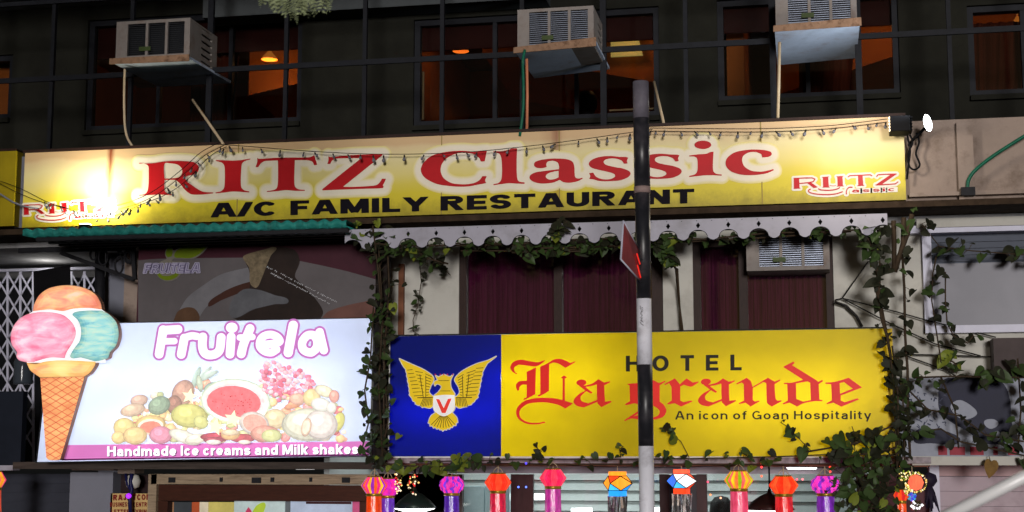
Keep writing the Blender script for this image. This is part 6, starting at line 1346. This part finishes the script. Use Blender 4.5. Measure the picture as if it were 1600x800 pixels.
tag(mb.build('dry_leaf', [mat('dry_leaf_brown', lin((120, 92, 50)), .7, var=.3, scale=12), m_stem]), 'single dry brown leaf dangling before the white ledge at the lower right', 'leaf')

# ------------------------------------------------------------------ tree whose bough droops into the top of the picture
tr = thing('roadside_tree', (-6.9, 5.0, 0), 'roadside tree whose pale feathery bough dips into the top edge left of centre', 'tree')
m_bark = mat('bark', lin((84, 72, 60)), .9, var=.4, scale=9, bump=.6, stretch=(1, 1, .25)); m_feather = mat('feather_leaf', lin((150, 160, 120)), .6, var=.35, scale=7)
tip = P(465, -18, 6.2)
mb = MB(); mb.tube([(-6.9, 5.0, 0), (-6.8, 5.0, 1.5), (-6.5, 5.05, 3.2), (-5.8, 5.15, 5.0), (-4.9, 5.4, 6.6)], [.19, .16, .14, .11, .06], 12); mb.build('trunk', m_bark, tr)
mb = MB(); limb = [(-6.4, 5.08, 3.6), (-4.9, 5.4, 4.9), (-3.0, 5.9, 5.2), (tip.x-.3, 6.1, tip.z+.45), (tip.x, 6.2, tip.z)]
mb.tube(limb, [.08, .06, .045, .025, .01], 8); mb.tube([(-5.8, 5.15, 5.0), (-6.1, 4.9, 6.2), (-6.5, 4.6, 7.0)], [.07, .04, .01], 7); mb.tube([(-5.4, 5.25, 5.8), (-4.4, 4.8, 6.8), (-3.6, 4.4, 7.3)], [.06, .04, .01], 7); mb.build('limbs', m_bark, tr)
fo = MB(); q = random.Random(77)
def frond(p, d, L, w):
    d = Vector(d).normalized(); side = d.cross(Vector((0, -1, .2))).normalized(); n = int(L/.016)
    for k in range(n):
        t = k/n; b = p+d*(L*t)+Vector((0, 0, -.12*L*t*t)); l = w*math.sin(math.pi*min(1, .25+.8*t))**.7
        for s_ in (-1, 1):
            e = b+side*(s_*l)+d*l*.35+Vector((0, q.uniform(-.008, .008), 0)); u = d*.0055
            fo.add([b-u, b+u, e+u*.5, e-u*.5], [(0, 1, 2, 3)])
for k in range(34):
    x = 405+k*3.4+q.uniform(-3, 3); yb = 3+26*math.sin(math.pi*min(1, max(0, (x-395)/150)))**1.2*q.uniform(.55, 1.1)*(1 if x > 430 else .6)
    a = P(x-q.uniform(-6, 14), yb-30, 6.2+q.uniform(-.15, .15)); b = P(x, yb, 6.2+q.uniform(-.1, .1)); frond(a, b-a, (b-a).length, .016)
cl_ = [((-4.2, 5.5, 4.9), .5), ((-3.2, 5.9, 5.35), .4), ((-6.2, 4.6, 7.0), .7), ((-3.6, 4.4, 7.3), .7), ((-4.7, 5.4, 6.6), .7), ((-5.4, 5.0, 6.9), .6)]
for c, r in cl_:
    for k in range(110):
        v = Vector((q.gauss(0, 1), q.gauss(0, 1), q.gauss(0, .7))).normalized()*r*q.random()**.4; frond(Vector(c)+v, (v.x+q.uniform(-.3, .3), v.y, -.25), q.uniform(.12, .26), .03)
fo.build('crown', m_feather, tr)

# ------------------------------------------------------------------ people glimpsed inside
def person(loc, label, seated, s=1.0, facing=1):
    o = thing('person', loc, label, 'person'); x, y, z = loc; me = bpy.data.meshes.new('body')
    if seated: hip = .48; V = {'pel': (0, 0, hip), 'chest': (0, .02, hip+.38), 'neck': (0, .01, hip+.54), 'head': (0, -.01, hip+.64), 'top': (0, 0, hip+.76), 'ls': (-.17, .02, hip+.47), 'le': (-.23, .0, hip+.2), 'lh': (-.2, .24, hip+.2), 'rs': (.17, .02, hip+.47), 're': (.23, 0, hip+.2), 'rh': (.2, .24, hip+.2), 'lk': (-.11, .42, hip), 'lf': (-.11, .42, .06), 'lt': (-.11, .56, .04), 'rk': (.11, .42, hip), 'rf': (.11, .42, .06), 'rt': (.11, .56, .04)}
    else: hip = .9; V = {'pel': (0, 0, hip), 'chest': (0, .0, hip+.38), 'neck': (0, .0, hip+.55), 'head': (0, -.01, hip+.66), 'top': (0, 0, hip+.78), 'ls': (-.18, 0, hip+.48), 'le': (-.24, 0, hip+.2), 'lh': (-.25, -.06, hip-.06), 'rs': (.18, 0, hip+.48), 're': (.24, 0, hip+.2), 'rh': (.25, -.06, hip-.06), 'lk': (-.1, 0, .48), 'lf': (-.1, .02, .07), 'lt': (-.1, -.14, .04), 'rk': (.1, 0, .48), 'rf': (.1, .02, .07), 'rt': (.1, -.14, .04)}
    K = list(V); E = [('pel', 'chest'), ('chest', 'neck'), ('neck', 'head'), ('head', 'top'), ('chest', 'ls'), ('ls', 'le'), ('le', 'lh'), ('chest', 'rs'), ('rs', 're'), ('re', 'rh'), ('pel', 'lk'), ('lk', 'lf'), ('lf', 'lt'), ('pel', 'rk'), ('rk', 'rf'), ('rf', 'rt')]
    RD = dict(pel=.14, chest=.15, neck=.055, head=.088, top=.06, ls=.06, le=.045, lh=.035, rs=.06, re=.045, rh=.035, lk=.065, lf=.045, lt=.035, rk=.065, rf=.045, rt=.035)
    me.from_pydata([Vector(V[k])*s for k in K], [(K.index(a), K.index(b)) for a, b in E], []); b = bpy.data.objects.new('body', me); COL.objects.link(b); b.parent = o; b['_o'] = tuple(loc)
    md = b.modifiers.new('skin', 'SKIN'); 
    for i, k in enumerate(K): me.skin_vertices[0].data[i].radius = (RD[k]*s, RD[k]*s)
    me.skin_vertices[0].data[0].use_root = True
    md.use_smooth_shade = True; b.modifiers.new('sub', 'SUBSURF').levels = 2; b.modifiers['sub'].render_levels = 2; me.materials.append(m_shirt)
    h = MB(); hz = z+(V['head'][2]+.035)*s; h.lathe((x, y, hz), [(.001, .125*s), (.06*s, .11*s), (.095*s, .06*s), (.104*s, 0), (.098*s, -.05*s), (.07*s, -.095*s), (.03*s, -.11*s)], 20); h.build('hair', m_hair, o)
    return o
hp_ = P(917, 160, 14.35); person((hp_.x, 14.35, hp_.z-1.16), 'dark haired person seated behind the sill of the widest upper window', True)
hp_ = P(1127, 796, 13.6); person((hp_.x, 13.6, hp_.z-1.6), 'person with dark brown hair inside the glass door left of the pink lantern', False)
MB().box(hp_.x-.5, hp_.x+.5, 13.3, 14.1, ZG+.05, hp_.z-1.6).build('step', m_concrete, lob)
ch = thing('dining_chair', (P(917, 160, 14.35).x, 14.35, ZF), 'chair under the person behind the widest upper window', 'chair')
cx = P(917, 160, 14.35).x; zz = P(917, 160, 14.35).z-1.16+.34
mb = MB(); mb.box(cx-.22, cx+.22, 14.2, 14.62, zz-.04, zz); mb.build('seat', m_frame, ch)
for dx in (-.2, .2):
    for dy in (14.22, 14.6): MB().box(cx+dx-.018, cx+dx+.018, dy-.018, dy+.018, ZF, zz-.041).build('leg', m_frame, ch)

# slanting white barrier arm near the camera, on its post outside the picture
ba = thing('barrier_arm', tuple(P(1720, 684, 4.4)), 'bright white slanting barrier arm in the bottom right corner', 'barrier')
a, b = P(1440, 826, 4.4), P(1720, 685, 4.4); b = a+(b-a)*1.15
MB().tube([a+(a-b)*.12, b], .0175, 16).build('arm', mat('arm_white', (.97, .97, .98), .3, var=.02, spec=.6), ba)
MB().box(b.x-.06, b.x+.06, 4.44, 4.54, 0, b.z+.08).build('post', m_grey, ba, bevel=.01)
MB().tube([(b.x, 4.36, b.z), (b.x, 4.46, b.z)], .02, 12).build('pivot', m_dark, ba)
